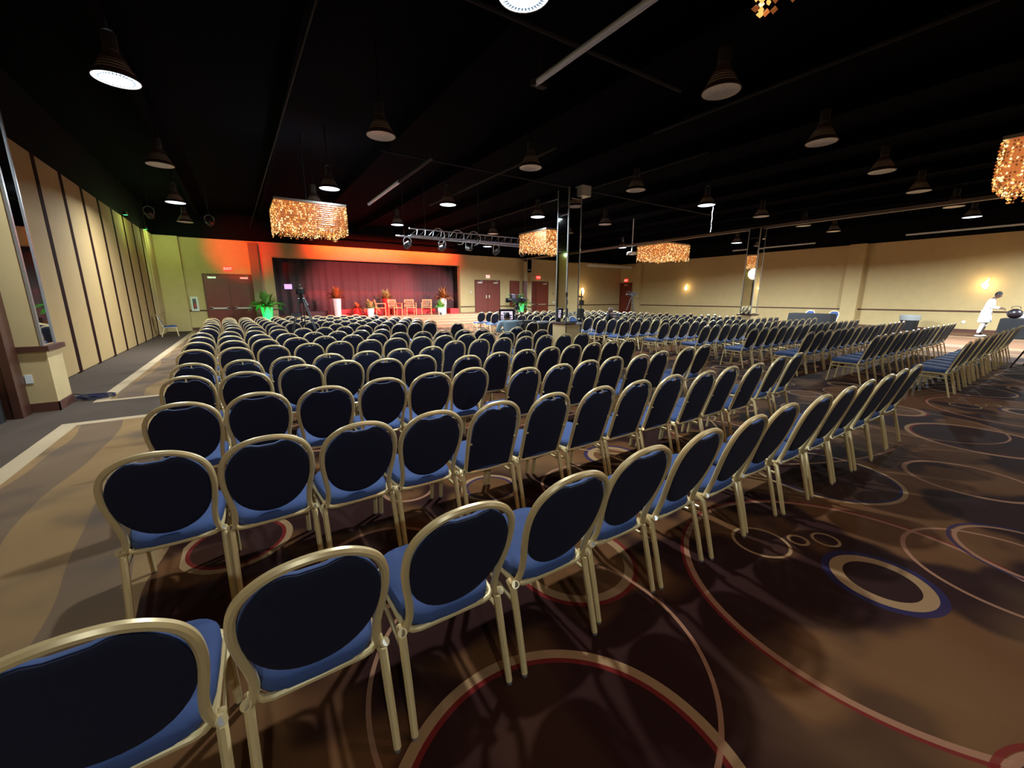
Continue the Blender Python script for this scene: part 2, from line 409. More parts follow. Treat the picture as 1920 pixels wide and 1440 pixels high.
d = MB(); d.box(WX1-0.04, WX1-0.002, 23.66, 24.84, 0.01, 2.74, M_door); lf = d.build('door_leaf', dd, smooth=False)
d = MB(); d.box(WX1-0.10, WX1-0.04, 24.0, 24.4, 2.55, 2.66, M_chrome); d.build('door_closer', lf, smooth=False)
d = MB(); d.lathe([(0.035, 0), (0.05, 0.03), (0.05, 0.06), (0.0, 0.08)], M_chrome, 12, M=Matrix.Translation((WX1-0.04, 23.78, 1.05)) @ Matrix.Rotation(-pi/2, 4, 'Y')); d.build('door_knob', lf)

def exit_sign(x, z, label, y=WY1, wall='back', pale=False, dim=False):
    t = thing('exit_sign', label, 'exit sign', (x, y, z), 0 if wall == 'back' else -pi/2, 'lit exit signs over the doors')
    b = MB(); b.rbox(-0.17, 0.17, -0.06, 0, -0.11, 0.11, M_white if pale else M_exit, 0.01); b.build('housing', t, smooth=False)
    b = MB(); b.box(-0.16, 0.16, -0.068, -0.06, -0.10, 0.10, M_exitw if pale else M_exit); b.build('sign_face', t, smooth=False)
    cu = bpy.data.curves.new('exit_text', 'FONT'); cu.body = 'EXIT'; cu.size = 0.17; cu.align_x = 'CENTER'; cu.align_y = 'CENTER'; cu.extrude = 0.002
    o = bpy.data.objects.new('tmp', cu); COL.objects.link(o)
    dg = bpy.context.evaluated_depsgraph_get(); me = bpy.data.meshes.new_from_object(o.evaluated_get(dg)); bpy.data.objects.remove(o)
    me.materials.clear(); me.materials.append(M_exit if pale else M_exitw)
    o = bpy.data.objects.new('exit_lettering', me); COL.objects.link(o); o.parent = t; o.location = (0, -0.072, 0); o.rotation_euler = (pi/2, 0, 0)
exit_sign(-0.34, 2.97, 'red lit exit sign above the double door left of the stage')
exit_sign(14.55, 3.0, 'pale-faced exit sign above the double door just right of the stage', pale=True)
exit_sign(18.98, 3.04, 'red lit exit sign above the double door behind the mirrored column')
exit_sign(WX1, 3.0, 'red lit exit sign above the single door in the far right corner', y=25.0-0.75, wall='right')

# extinguisher cabinets
def cabinet(x, label):
    t = thing('extinguisher_cabinet', label, 'fire extinguisher cabinet', (x, WY1, 1.28), 0, 'fire extinguisher cabinets on the back wall')
    b = MB(); b.box(-0.15, 0.15, -0.09, 0, -0.34, 0.34, M_white); b.build('cabinet_body', t, smooth=False)
    b = MB(); b.box(-0.07, 0.07, -0.095, -0.09, -0.24, 0.24, mat('dark_glass', (0.10, 0.12, 0.13), 0.2)); b.build('cabinet_window', t, smooth=False)
    b = MB(); b.lathe([(0.001, -0.20), (0.045, -0.20), (0.045, -0.02), (0.02, 0.02), (0.02, 0.06), (0.001, 0.06)], mat('extinguisher_red', (0.45, 0.03, 0.02), 0.4), 12, c=(0, -0.10, 0)); b.build('extinguisher', t)
cabinet(-1.86, 'white fire extinguisher cabinet left of the left double door')
cabinet(21.35, 'white fire extinguisher cabinet behind the mirrored column')
for (x, z, lab) in ((20.5, 1.85, 'small grey round thermostat on back wall right of the doors'), ):
    b = MB(); b.lathe([(0.08, 0), (0.075, 0.03), (0.001, 0.035)], mat('grey_plate', (0.3, 0.27, 0.2), 0.5), 16, M=Matrix.Translation((x, WY1, z)) @ Matrix.Rotation(pi/2, 4, 'X')); tag(b.build('thermostat'), lab, 'thermostat')
b = MB(); b.box(-0.04, 0.04, -0.012, 0, -0.06, 0.06, M_white); tag(b.build('light_switch', smooth=False, loc=(13.25, WY1, 1.95)), 'small pale wall switch between the stage opening and the door', 'switch')
b = MB(); b.box(-0.10, 0.10, -0.012, 0, -0.06, 0.06, M_white); tag(b.build('switch_plate', smooth=False, loc=(20.55, WY1, 1.2)), 'pale double switch plate on back wall below the round thermostat', 'switch')
b = MB(); b.lathe([(0.07, 0), (0.06, 0.02), (0.001, 0.025)], M_white, 14, M=Matrix.Translation((WX1, 4.05, 0.46)) @ Matrix.Rotation(-pi/2, 4, 'Y')); tag(b.build('wall_outlet'), 'round pale outlet cover low on the right wall', 'outlet')

# wall sconces
def sconce(y, z, label, p):
    t = thing('wall_sconce', label, 'wall lamp', (WX1, y, z), 0, 'glass sconces on the right wall')
    b = MB(); b.box(-0.03, 0, -0.06, 0.06, -0.20, 0.05, M_chrome); b.build('mount', t, smooth=False)
    b = MB(); vs = [(-0.04, 0.02, -0.22), (-0.04, -0.10, -0.04), (-0.14, -0.05, 0.06), (-0.08, -0.06, 0.30), (-0.04, 0.17, -0.04), (-0.15, 0.02, -0.10)]
    b.add(vs, [(0, 1, 5), (1, 2, 5), (2, 3, 5), (3, 4, 5), (4, 0, 5), (0, 4, 3, 2, 1)], M_glow); b.build('glass_shade', t, smooth=False)
    light('sconce_light', 'POINT', (-0.35, 0, 0.0), p, (1.0, 0.72, 0.36), t, size=0.08)
sconce(3.62, 2.15, 'bright angular glass sconce on right wall above the standing person', 14)
sconce(18.45, 2.28, 'small glowing sconce on the right wall between camera tripod and mirrored column', 8)
sconce(-3.5, 2.2, 'glass sconce on right wall outside the picture', 14)
t = thing('round_wall_lamp', 'round white glowing wall lamp beside the central mirrored column', 'wall lamp', (23.4, WY1, 2.05))
b = MB(); b.box(-0.03, 0.03, -0.14, 0, -0.10, 0.10, M_chrome); b.build('mount', t, smooth=False)
b = MB(); b.ball((0, -0.2, 0), 0.14, 0.12, 0.30, M_glow, 14, 10); b.build('globe', t); light('sconce_light', 'POINT', (0, -0.55, 0), 16, (1, .75, .4), t)

# ------------------------------------------------------------------ stage
b = MB()
SY, SX0, SX1 = 21.5, 1.25, 16.3
b.box(SX0, SX1, SY, WY1-0.12, 0, 0.58, M_stage); b.box(OX0-0.6, OX1+0.6, WY1+0.26, 27.45, 0, 0.58, M_stage); b.box(OX0+0.02, OX1-0.02, WY1-0.12, WY1+0.26, 0.565, 0.58, M_stage)
tag(b.build('stage_platform', smooth=False), 'raised brown stage floor in front of the curtain', 'stage')
for o in [bpy.data.objects['stage_platform']]: o['kind'] = 'structure'
b = MB()
for k in range(3):
    y = SY-0.36*(3-k); zt = 0.145*(k+1)
    b.box(SX0, SX1, y, SY, 0 if k == 0 else 0.145*k, zt, M_stage)
    b.box(SX0, SX1, y-0.012, y+0.05, zt, zt+0.012, M_tread)
b.box(SX0, SX1, SY-0.012, SY+0.05, 0.58, 0.592, M_tread)
b.build('stage_steps', smooth=False, kind='structure')
# curtain
vs = []; fs = []; nx = 420
for i in range(nx+1):
    x = OX0-0.55+(OX1-OX0+1.1)*i/nx; u = x*2*pi/0.42
    y = 26.35+0.035*sin(u+0.9*sin(x*1.7))+0.02*sin(u*0.37+x)
    vs += [(x, y, 0.585), (x, y, 3.98)]
for i in range(nx): fs.append((2*i, 2*i+2, 2*i+3, 2*i+1))
b = MB(); b.add(vs, fs, M_curtain)
cu = b.build('stage_curtain'); tag(cu, 'dark pleated curtain filling the stage opening', 'curtain')
sm = cu.modifiers.new('thick', 'SOLIDIFY'); sm.thickness = 0.01

# risers and boxes on the stage
def boxthing(name, label, cat, x0, x1, y0, y1, z0, z1, m, group=None, r=0.01):
    b = MB(); b.rbox(x0, x1, y0, y1, z0, z1, m, r); return tag(b.build(name, smooth=False), label, cat, group)
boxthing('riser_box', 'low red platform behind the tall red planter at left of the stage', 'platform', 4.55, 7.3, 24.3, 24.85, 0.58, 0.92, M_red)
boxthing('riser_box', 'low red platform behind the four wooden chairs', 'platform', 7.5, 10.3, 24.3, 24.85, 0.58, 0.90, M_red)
boxthing('equipment_case', 'small reddish case on stage floor right of the poinsettia', 'case', 11.0, 11.6, 23.6, 24.1, 0.58, 0.90, M_red)
boxthing('equipment_case', 'dark case on stage floor left of the tall red planter', 'case', 2.9, 3.9, 24.1, 24.6, 0.58, 0.86, M_dark)
boxthing('equipment_case', 'low dark case on stage floor near the left edge of curtain', 'case', 2.1, 2.6, 24.2, 24.6, 0.58, 0.78, M_dark)
b = MB()
b.tube([(7.5, 24.0, 0.58), (7.5, 24.0, 1.05), (7.9, 24.0, 1.05), (7.9, 24.0, 0.58)], 0.025, M_dark, 6); b.box(7.42, 7.98, 23.8, 24.2, 1.05, 1.10, M_red)
tag(b.build('side_table', smooth=False), 'small red-topped dark side table between the first two wooden chairs', 'table')

def stage_chair(x, y, rz, label):
    t = thing('wooden_armchair', label, 'armchair', (x, y, 0.592 if y < SY+0.05 else 0.58), rz, 'slatted wooden armchairs on the stage')
    # local: seat faces -y
    b = MB(); b.rbox(-0.27, 0.27, -0.26, 0.22, 0.41, 0.45, M_wood, 0.01); b.build('seat', t, smooth=False)
    for sx in (-1, 1):
        b = MB(); b.tube([(sx*0.27, -0.24, 0), (sx*0.27, -0.24, 0.66)], 0.028, M_wood, 4, sq=True); b.build('leg', t, smooth=False)
        b = MB(); b.tube([(sx*0.27, 0.26, 0), (sx*0.27, 0.22, 0.45), (sx*0.26, 0.32, 0.88)], 0.028, M_wood, 4, sq=True); b.build('leg', t, smooth=False)
        b = MB(); b.tube([(sx*0.27, -0.27, 0.67), (sx*0.28, 0.0, 0.675), (sx*0.27, 0.28, 0.66)], 0.03, M_wood, 4, sq=True); b.build('armrest', t, smooth=False)
    b = MB(); b.tube([(-0.27, 0.32, 0.86), (0.27, 0.32, 0.86)], 0.04, M_wood, 4, sq=True); b.tube([(-0.27, 0.24, 0.52), (0.27, 0.24, 0.52)], 0.03, M_wood, 4, sq=True)
    for k in range(7):
        xx = -0.21+0.07*k; b.tube([(xx, 0.245, 0.52), (xx, 0.32, 0.86)], 0.017, M_wood, 4, sq=True)
    b.build('backrest', t, smooth=False)
    return t
stage_chair(6.48, 22.95, 1.25, 'leftmost wooden armchair on stage, turned sideways towards the others')
stage_chair(7.22, 22.75, 0.35, 'second wooden armchair from left on stage, partly behind a leafy plant')
stage_chair(8.15, 22.9, -0.1, 'third wooden armchair from left on stage, facing the audience')
stage_chair(9.15, 22.9, -0.45, 'rightmost wooden armchair on stage, beside the white pot')

def plant_mb(n, L, m, spread=1.0, w=0.05, droop=0.8, rise=1.0, seed=1):
    rr = random.Random(seed); b = MB()
    for i in range(n):
        a = 2*pi*i/n*2.4+rr.uniform(-.3, .3); el = rr.uniform(0.25, 1.35); l = L*rr.uniform(0.7, 1.1); ww = w*rr.uniform(0.8, 1.35)
        pts = []
        for k in range(7):
            t = k/6; r = l*spread*t*cos(el)*(1); z = l*rise*(t*sin(el)) - droop*l*t*t*t*cos(el)*0.7
            pts.append(Vector((cos(a)*r, sin(a)*r, z)))
        side = Vector((-sin(a), cos(a), 0)); vs = []; fs = []
        for k, p in enumerate(pts):
            t = k/6; hw = ww*(sin(pi*min(1, t*0.92+0.12)))**0.8
            vs += [p-side*hw+Vector((0, 0, hw*0.3)), p, p+side*hw+Vector((0, 0, hw*0.3))]
        for k in range(6): fs += [(3*k, 3*k+1, 3*k+4, 3*k+3), (3*k+1, 3*k+2, 3*k+5, 3*k+4)]
        b.add(vs, fs, m)
    return b
def plant(name, x, y, z, potprof, potm, leafm, n, L, label, seed, cat='potted plant', w=0.05, droop=0.8, lz=None, spread=1.0):
    t = thing(name, label, cat, (x, y, z))
    b = MB(); b.lathe(potprof, potm, 24); b.build('pot', t)
    top = max(p[1] for p in potprof)
    b = MB(); b.lathe([(0.001, top-0.03), (max(p[0] for p in potprof)*0.85, top-0.03)], mat('potting_soil', (0.03, 0.02, 0.012), 0.9), 16, cap=False); b.build('soil', t)
    b = plant_mb(n, L, leafm, w=w, droop=droop, seed=seed, spread=spread); o = b.build('foliage', t); o.location = (0, 0, top-0.05)
    return t
P_big = [(0.001, 0), (0.17, 0), (0.20, 0.25), (0.23, 0.62), (0.245, 0.68), (0.22, 0.70), (0.20, 0.66)]
P_small = [(0.001, 0), (0.15, 0), (0.17, 0.2), (0.185, 0.42), (0.17, 0.43), (0.16, 0.40)]
P_tall = [(0.001, 0), (0.16, 0), (0.18, 0.45), (0.215, 0.92), (0.20, 0.94), (0.19, 0.90)]
M_gpot = mat('green_lit_pot', (0.12, 0.75, 0.25), 0.35)  # white pot coloured green for the green light falling on it
P_greenlit = [(0.001, 0), (0.16, 0), (0.19, 0.4), (0.26, 1.05), (0.27, 1.12), (0.25, 1.13), (0.23, 1.08)]
plant('potted_plant', 1.02, 22.9, 0, P_greenlit, M_gpot, M_leaf, 64, 1.0, 'leafy plant in a green-lit pot at the left end of the stage', 3, w=0.075)
plant('potted_plant', 16.62, 23.9, 0, P_greenlit, M_gpot, M_leaf, 60, 1.0, 'leafy plant in a green-lit pot at the right end of the stage', 4, w=0.075)
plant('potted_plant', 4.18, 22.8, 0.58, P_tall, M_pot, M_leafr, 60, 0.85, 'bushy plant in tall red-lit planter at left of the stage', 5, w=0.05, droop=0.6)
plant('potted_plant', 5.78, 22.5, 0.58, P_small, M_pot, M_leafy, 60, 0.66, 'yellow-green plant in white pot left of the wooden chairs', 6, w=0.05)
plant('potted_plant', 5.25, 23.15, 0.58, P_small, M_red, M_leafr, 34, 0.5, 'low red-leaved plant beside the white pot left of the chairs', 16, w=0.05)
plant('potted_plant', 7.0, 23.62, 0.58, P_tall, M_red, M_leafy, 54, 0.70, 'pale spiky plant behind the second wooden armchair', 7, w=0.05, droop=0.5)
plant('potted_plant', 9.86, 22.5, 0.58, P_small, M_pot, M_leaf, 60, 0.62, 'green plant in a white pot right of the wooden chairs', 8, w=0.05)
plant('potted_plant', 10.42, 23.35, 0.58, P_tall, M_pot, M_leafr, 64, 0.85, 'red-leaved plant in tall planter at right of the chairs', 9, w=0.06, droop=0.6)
tl = thing('uplight', 'small bright stage light beside the white pot left of chairs', 'stage light', (5.98, 22.15, 0.58))
b = MB(); b.lathe([(0.001, 0), (0.06, 0), (0.08, 0.13), (0.07, 0.14)], M_dark, 14, M=Matrix.Rotation(-0.6, 4, 'X')); b.build('can', tl)
b = MB(); b.lathe([(0.001, 0.135), (0.066, 0.135)], mat('warm_led', (1, 1, 1), .4, emit=(1, .9, .6), estr=6, sampling='NONE'), 14, M=Matrix.Rotation(-0.6, 4, 'X'), cap=False); b.build('lens', tl)
light('uplight_beam', 'SPOT', (-0.02, 0.1, 0.2), 14, (1.0, 0.95, 0.65), tl, aim=(5.8, 22.7, 1.2), spot=radians(80))
tl = thing('uplight', 'small green stage light in front of the white pot right of chairs', 'stage light', (9.72, 22.1, 0.58))
b = MB(); b.lathe([(0.001, 0), (0.06, 0), (0.08, 0.13), (0.07, 0.14)], M_dark, 14, M=Matrix.Rotation(-0.6, 4, 'X')); b.build('can', tl)
b = MB(); b.lathe([(0.001, 0.135), (0.066, 0.135)], mat('aqua_led', (0, 1, .6), .4, emit=(0.1, 1, .6), estr=4, sampling='NONE'), 14, M=Matrix.Rotation(-0.6, 4, 'X'), cap=False); b.build('lens', tl)
light('uplight_beam', 'SPOT', (-0.0, 0.1, 0.2), 14, (0.05, 1.0, 0.45), tl, aim=(9.8, 22.5, 1.1), spot=radians(70))
for (x, y, px, py, lab) in ((0.75, 22.1, 1.02, 22.9, 'small green floor light in front of the left green-lit pot'), (16.3, 23.1, 16.62, 23.9, 'small green floor light in front of the right green-lit pot')):
    tl = thing('floor_uplight', lab, 'stage light', (x, y, 0))
    b = MB(); b.lathe([(0.001, 0), (0.07, 0), (0.09, 0.15), (0.08, 0.16)], M_dark, 14); b.build('can', tl)
    b = MB(); b.lathe([(0.001, 0.155), (0.078, 0.155)], M_led, 14, cap=False); b.build('lens', tl)
    light('uplight_beam', 'SPOT', (0, 0, 0.2), 120, (0.02, 1.0, 0.22), tl, aim=(px, py, 1.0), spot=radians(62), blend=0.6)

# ------------------------------------------------------------------ columns
def column(x, y, label, w=0.42, top=WH, ledge=0.92, lw=0.62, mirror_x=True):
    t = thing('mirrored_column', label, 'column', (x, y, 0), 0)
    b = MB(); b.box(-lw/2+0.04, lw/2-0.04, -lw/2+0.04, lw/2-0.04, 0, ledge-0.05, M_wall); b.build('base', t, smooth=False)
    b = MB(); b.rbox(-lw/2, lw/2, -lw/2, lw/2, ledge-0.05, ledge, M_rail, 0.012); b.build('ledge', t, smooth=False)
    h = w/2
    b = MB(); b.box(-h, h, -h, h, ledge, top, M_black); b.build('shaft', t, smooth=False)
    for k in range(4):
        Mx = Matrix.Rotation(k*pi/2, 4, 'Z')
        b = MB(); b.box(-h+0.025, h-0.025, -h-0.008, -h, ledge+0.02, top-0.25, M_mirror, Mx); b.build('mirror', t, smooth=False)
    b = MB()
    for sx in (-1, 1):
        for sy in (-1, 1): b.box(sx*h-0.015, sx*h+0.015, sy*h-0.015, sy*h+0.015, ledge, top, M_alu)
    b.build('corner_trim', t, smooth=False)
    return t
c1 = column(7.55, 8.6, 'mirrored square column on beige base in the middle of the hall')
b = MB(); b.box(0.05, 0.35, -0.42, -0.14, 4.15, 4.4, M_refl); b.build('top_bracket', c1, smooth=False)
column(17.35, 8.55, 'mirrored column between the right chair block and the right wall', top=4.22)
column(17.55, 24.35, 'narrow mirrored column in front of the back wall doors', w=0.40, lw=0.5)
b = MB(); b.box(0.98, 1.0, 24.72, 24.98, 0, 0.1, M_rail); b.box(0.62, 1.0, 24.60, 25.0, 0, WH-0.1, mat('brown_pilaster', (0.22, 0.13, 0.07), 0.7)); b.build('pilaster_stage', kind='structure', smooth=False)
# near left pier, mirror towards the room
t = thing('mirrored_pier', 'beige pier with mirrored side and dark ledge at the left wall', 'column', (0, 0, 0))
b = MB(); b.box(-3.1, -2.36, 8.28, 8.85, 0, 0.88, M_wall); b.box(-3.1, -2.40, 8.32, 8.80, 0.88, WH, M_wall); b.build('pier_body', t, smooth=False)
b = MB(); b.box(-3.1, -2.32, 8.24, 8.9, 0.86, 0.93, M_rail); b.build('ledge', t, smooth=False)
b = MB(); b.box(-2.40, -2.392, 8.36, 8.76, 0.95, WH-0.05, M_mirror); b.build('mirror', t, smooth=False)
b = MB(); b.box(-2.41, -2.38, 8.31, 8.36, 0.93, WH, M_alu); b.box(-2.41, -2.38, 8.76, 8.80, 0.93, WH, M_alu); b.build('mirror_trim', t, smooth=False)
b = MB(); b.box(-3.1, -2.345, 8.265, 8.28, 0, 0.13, M_base); b.box(-2.36, -2.345, 8.265, 8.86, 0, 0.13, M_base); b.build('baseboard', t, smooth=False)
b = MB(); b.box(-2.62, -2.55, 8.27, 8.28, 0.42, 0.54, M_white); b.build('outlet', t, smooth=False)
# dark doorway edge beside the pier
b = MB(); b.box(-3.1, -2.66, 7.98, 8.20, 0, 2.75, M_rail); b.box(-2.70, -2.62, 7.95, 8.23, 0, 2.80, M_rail); b.build('door_5', kind='structure', smooth=False)
b = MB(); b.rbox(-3.05, -2.75, 7.2, 7.9, 0.0, 0.45, M_dark, 0.02); tag(b.build('floor_speaker', smooth=False), 'black box on the floor by the dark doorway at far left', 'box')
# coiled cable
pts = []
for k in range(90):
    a = k*0.42; r = 0.12+0.04*sin(k*0.7); pts.append((-2.12+cos(a)*r*1.5, 8.95+sin(a)*r, 0.012+0.0006*k))
b = MB(); b.tube(pts, 0.008, mat('navy_cable', (0.012, 0.012, 0.05), 0.6), 5)
b.tube([(-2.2, 9.0, 0.05), (-2.5, 9.4, 0.03), (-2.95, 9.6, 0.03), (-3.07, 9.7, 0.5)], 0.008, M_dark, 5)
tag(b.build('coiled_cable'), 'dark coiled cable on the carpet behind the left pier', 'cable')

# ------------------------------------------------------------------ ceiling things: pipes, beams
def pipe(pts, r, m, label, name='ceiling_pipe', cat='pipe', group=None, extra=None):
    b = MB(); b.tube(pts, r, m, 10)
    if extra: extra(b)
    return tag(b.build(name), label, cat, group)
pipe([(4.05, -4, 4.72), (4.05, 5.45, 4.72)], 0.045, M_pipe, 'bright straight pipe under the black ceiling, nearest the camera', extra=lambda b: (b.box(3.98, 4.22, 5.4, 5.5, 4.68, 4.76, M_dpipe), b.tube([(4.05, 5.4, 4.72), (4.15, 5.4, 5.5)], 0.02, M_dpipe, 6)))
pipe([(4.02, 9.3, 4.70), (4.0, 14.6, 4.68)], 0.045, M_dpipe, 'grey pipe running to the hanging crystal lamp before the stage', extra=lambda b: (b.tube([(4.0, 11.6, 4.69), (4.0, 14.8, 4.68)], 0.048, M_pipe, 10)))
pipe([(0.2, 4.83, 4.95), (6.5, 4.72, 4.95)], 0.03, M_dpipe, 'thin dark conduit crossing near the brightest ceiling lamp')
pipe([(7.5, 6.0, 4.9), (7.56, -2.0, 4.9)], 0.03, M_dpipe, 'thin dark conduit right of the large unlit lamp')
pipe([(1.02, 5, 4.6), (0.72, 22, 4.6)], 0.011, M_dpipe, 'long dark conduit running from the left lamps towards the stage')
pipe([(5.65, 6.9, 4.55), (5.45, 13, 4.5)], 0.035, M_dpipe, 'brown conduit behind the unlit lamp in the middle')
pipe([(9.5, 6, 4.9), (9.5, 20, 4.9)], 0.03, M_dpipe, 'dark conduit over the central mirrored column')
pipe([(3, 9.8, 4.8), (16, 9.8, 4.8)], 0.025, M_dpipe, 'thin conduit crossing the hall above the central column')
b = MB(); b.box(17.27, 17.43, -4, 24.8, 4.20, 4.30, mat('beam_paint', (0.16, 0.12, 0.085), 0.6)); tag(b.build('ceiling_beam', smooth=False), 'long thin ceiling beam over the right mirrored column', 'beam')
b = MB(); b.box(26.0, 26.12, -3, 6.2, 4.38, 4.44, M_pipe); b.build('tmp')
tag(bpy.data.objects['tmp'], 'bright strip rail at the ceiling above the standing person', 'rail'); bpy.data.objects['tmp'].name = 'ceiling_rail'
b = MB(); b.box(26.0, 26.10, 9.8, 14.2, 4.40, 4.46, M_pipe); o = b.build('ceiling_rail', smooth=False); tag(o, 'bright strip rail at the ceiling behind the right mirrored column', 'rail')
b = MB(); b.box(22.6, 27.6, 23.4, 23.6, 3.92, 4.08, M_white); b.box(23.2, 23.23, 23.49, 23.51, 4.0, CH+0.02, M_dpipe); b.box(27.0, 27.03, 23.49, 23.51, 4.0, CH+0.02, M_dpipe); o = b.build('projection_screen', smooth=False); tag(o, 'rolled-up white projection screen case near the far right corner', 'screen')
# projector hanging
t = thing('ceiling_projector', 'white projector hanging beside the distant crystal lamp', 'projector', (17.6, 15.0, 3.85))
b = MB(); b.tube([(0, 0, 0.1), (0, 0, 1.8)], 0.025, M_white, 8); b.build('mount_pole', t)
b = MB(); b.rbox(-0.2, 0.2, -0.17, 0.17, -0.05, 0.1, M_white, 0.03); b.build('projector_body', t, smooth=False)

# high-bay lamps
def lamp_proto(on):
    t = thing('highbay_lamp', 'x', 'ceiling lamp', (0, 0, 0))
    b = MB(); pr = [(0.235, 0.0), (0.24, 0.01)]
    for k in range(1, 9):
        r = 0.24-(0.24-0.075)*k/8; z = 0.30*k/8; pr += [(r+0.004, z), (r-0.008, z+0.006)]
    pr += [(0.07, 0.32), (0.001, 0.33)]
    b.lathe(pr, M_shade, 28, cap=False); b.build('shade', t)
    b = MB(); b.lathe([(0.228, 0.004), (0.20, 0.07), (0.14, 0.18), (0.06, 0.30)], M_refl, 28, cap=False); b.build('reflector', t)
    b = MB(); b.lathe([(0.06, 0.32), (0.075, 0.34), (0.075, 0.50), (0.05, 0.53), (0.001, 0.53)], M_dpipe, 14, cap=False); b.build('ballast', t)
    b = MB(); b.tube([(0, 0, 0.5), (0, 0, 1.42)], 0.010, M_black, 6); b.build('hanging_rod', t)
    b = MB()
    if on:
        seg = 36
        for k in range(seg):   # prismatic ring of triangles round a bright middle
            a0, a1 = 2*pi*k/seg, 2*pi*(k+1)/seg; am = (a0+a1)/2; R, r = 0.228, 0.16
            A, B_, Cc = (R*cos(a0), R*sin(a0), 0.006), (R*cos(a1), R*sin(a1), 0.006), (r*cos(am), r*sin(am), 0.001)
            D = (r*cos(am-2*pi/seg), r*sin(am-2*pi/seg), 0.001)
            b.add([A, B_, Cc], [(0, 2, 1)], M_lens_on); b.add([A, Cc, D], [(0, 2, 1)], M_lens_edge)
        b.lathe([(0.001, -0.004), (0.16, 0.001)], M_lens_on, seg, cap=False)
        b.build('lens', t, smooth=False)
        light('lamp_light', 'AREA', (0, 0, -0.02), LAMP_W, (0.80, 0.93, 1.0), t, size=0.22, spread=radians(168))
        light('lamp_top_leak', 'POINT', (0, 0, 0.62), 0.22, (0.78, 0.88, 1.0), t, size=0.05)
    else:
        b.lathe([(0.001, 0.03), (0.12, 0.035), (0.224, 0.008)], M_lens_off, 24, cap=False); b.build('lens', t)
    return t
lit = [(-0.95, 7.35, 'lit ceiling lamp at upper left near the panelled wall'), (2.40, 3.42, 'brightest lit lamp cut by the top edge of the picture'),
       (2.15, 11.35, 'lit lamp above and right of the crystal lamp before the stage'), (-1.2, 15.35, 'lit lamp near the far end of the panelled wall'),
       (2.1, 13.4, 'lit lamp just peeping over the crystal lamp before the stage'), (5.32, 11.35, 'lit lamp in the middle, above the lighting truss'),
       (8.57, 11.35, 'lit lamp left of the central mirrored column'), (5.16, 15.4, 'lit lamp at the left end of the lighting truss'),
       (11.6, 7.25, 'lit lamp with a dangling chain, right of the central column'), (20.7, 11.15, 'small distant lit lamp left of the right mirrored column'),
       (20.64, 3.35, 'lit lamp above the right wall near the picture edge'), (11.2, 19.2, 'small distant lit lamp under the lighting truss'), (17.5, 15.6, 'small distant lit lamp left of the farthest crystal lamp'),
       (8.6, -4.5, 'lit ceiling lamp behind the camera, over the right of the hall'), (-0.6, -4.5, 'lit ceiling lamp behind the camera, near the left wall'), (24.5, -1.5, 'lit ceiling lamp outside the picture, near the right wall')]
unlit = [(2.26, 7.32, 'unlit lamp left of the ceiling middle, above the chairs'), (5.31, 7.3, 'unlit lamp straight above the middle chairs'), (5.52, 3.4, 'largest unlit lamp near the top of the picture'),
         (8.67, 3.4, 'unlit lamp right of the largest unlit one'), (11.68, 3.37, 'third unlit lamp in the nearest row, towards the right'), (8.55, 7.28, 'unlit lamp right of the central mirrored column'),
         (-1.03, 11.3, 'unlit lamp near the panelled left wall'), (11.47, 11.1, 'small unlit lamp just right of the central column top'), (20.4, 7.1, 'small unlit lamp right of the right mirrored column'),
         (17.9, 7.2, 'small unlit lamp close right of the right mirrored column top'), (14.7, 7.2, 'small unlit lamp above the ceiling beam, right of centre'), (17.88, 3.32, 'unlit lamp just above the lit one at the right edge'),
         (-1.3, 19.0, 'farthest unlit lamp near the left wall, tinted green'), (9.2, 15.3, 'unlit lamp behind the lighting truss'), (14.6, 3.4, 'unlit lamp left of the large right crystal lamp')]
for lst, on in ((lit, True), (unlit, False)):
    proto = lamp_proto(on)
    for i, (x, y, lab) in enumerate(lst):
        o = proto if i == 0 else copy_tree(proto)
        o.location = (x, y, 4.2); o['label'] = lab or 'ceiling lamp outside the picture, lighting the hall'
        o['group'] = 'lit cone lamps' if on else 'unlit cone lamps'
        if on and (x > 15 or y > 15):      # power raised only to brighten the far walls
            for ch in o.children:
                if ch.type == 'LIGHT' and ch.data.type == 'AREA': ch.data = ch.data.copy(); ch.data.energy = LAMP_W*(1.9 if x < 0 else 8.0)
# dangling chain at one lamp
b = MB()
for k in range(16): b.tube([(11.78+0.012*sin(k*1.1), 7.15, 4.19-0.045*k), (11.78+0.012*sin((k+1)*1.1), 7.15, 4.19-0.045*(k+1))], 0.010 if k % 2 else 0.006, mat('chain_glow', (0.8, .85, .9), .4, emit=(.5, .7, .9), estr=.5, sampling='NONE'), 5)  # chain glows by itself, brightness put into its material
tag(b.build('pull_chain'), 'bright dangling chain hanging from a lit lamp right of centre', 'chain')

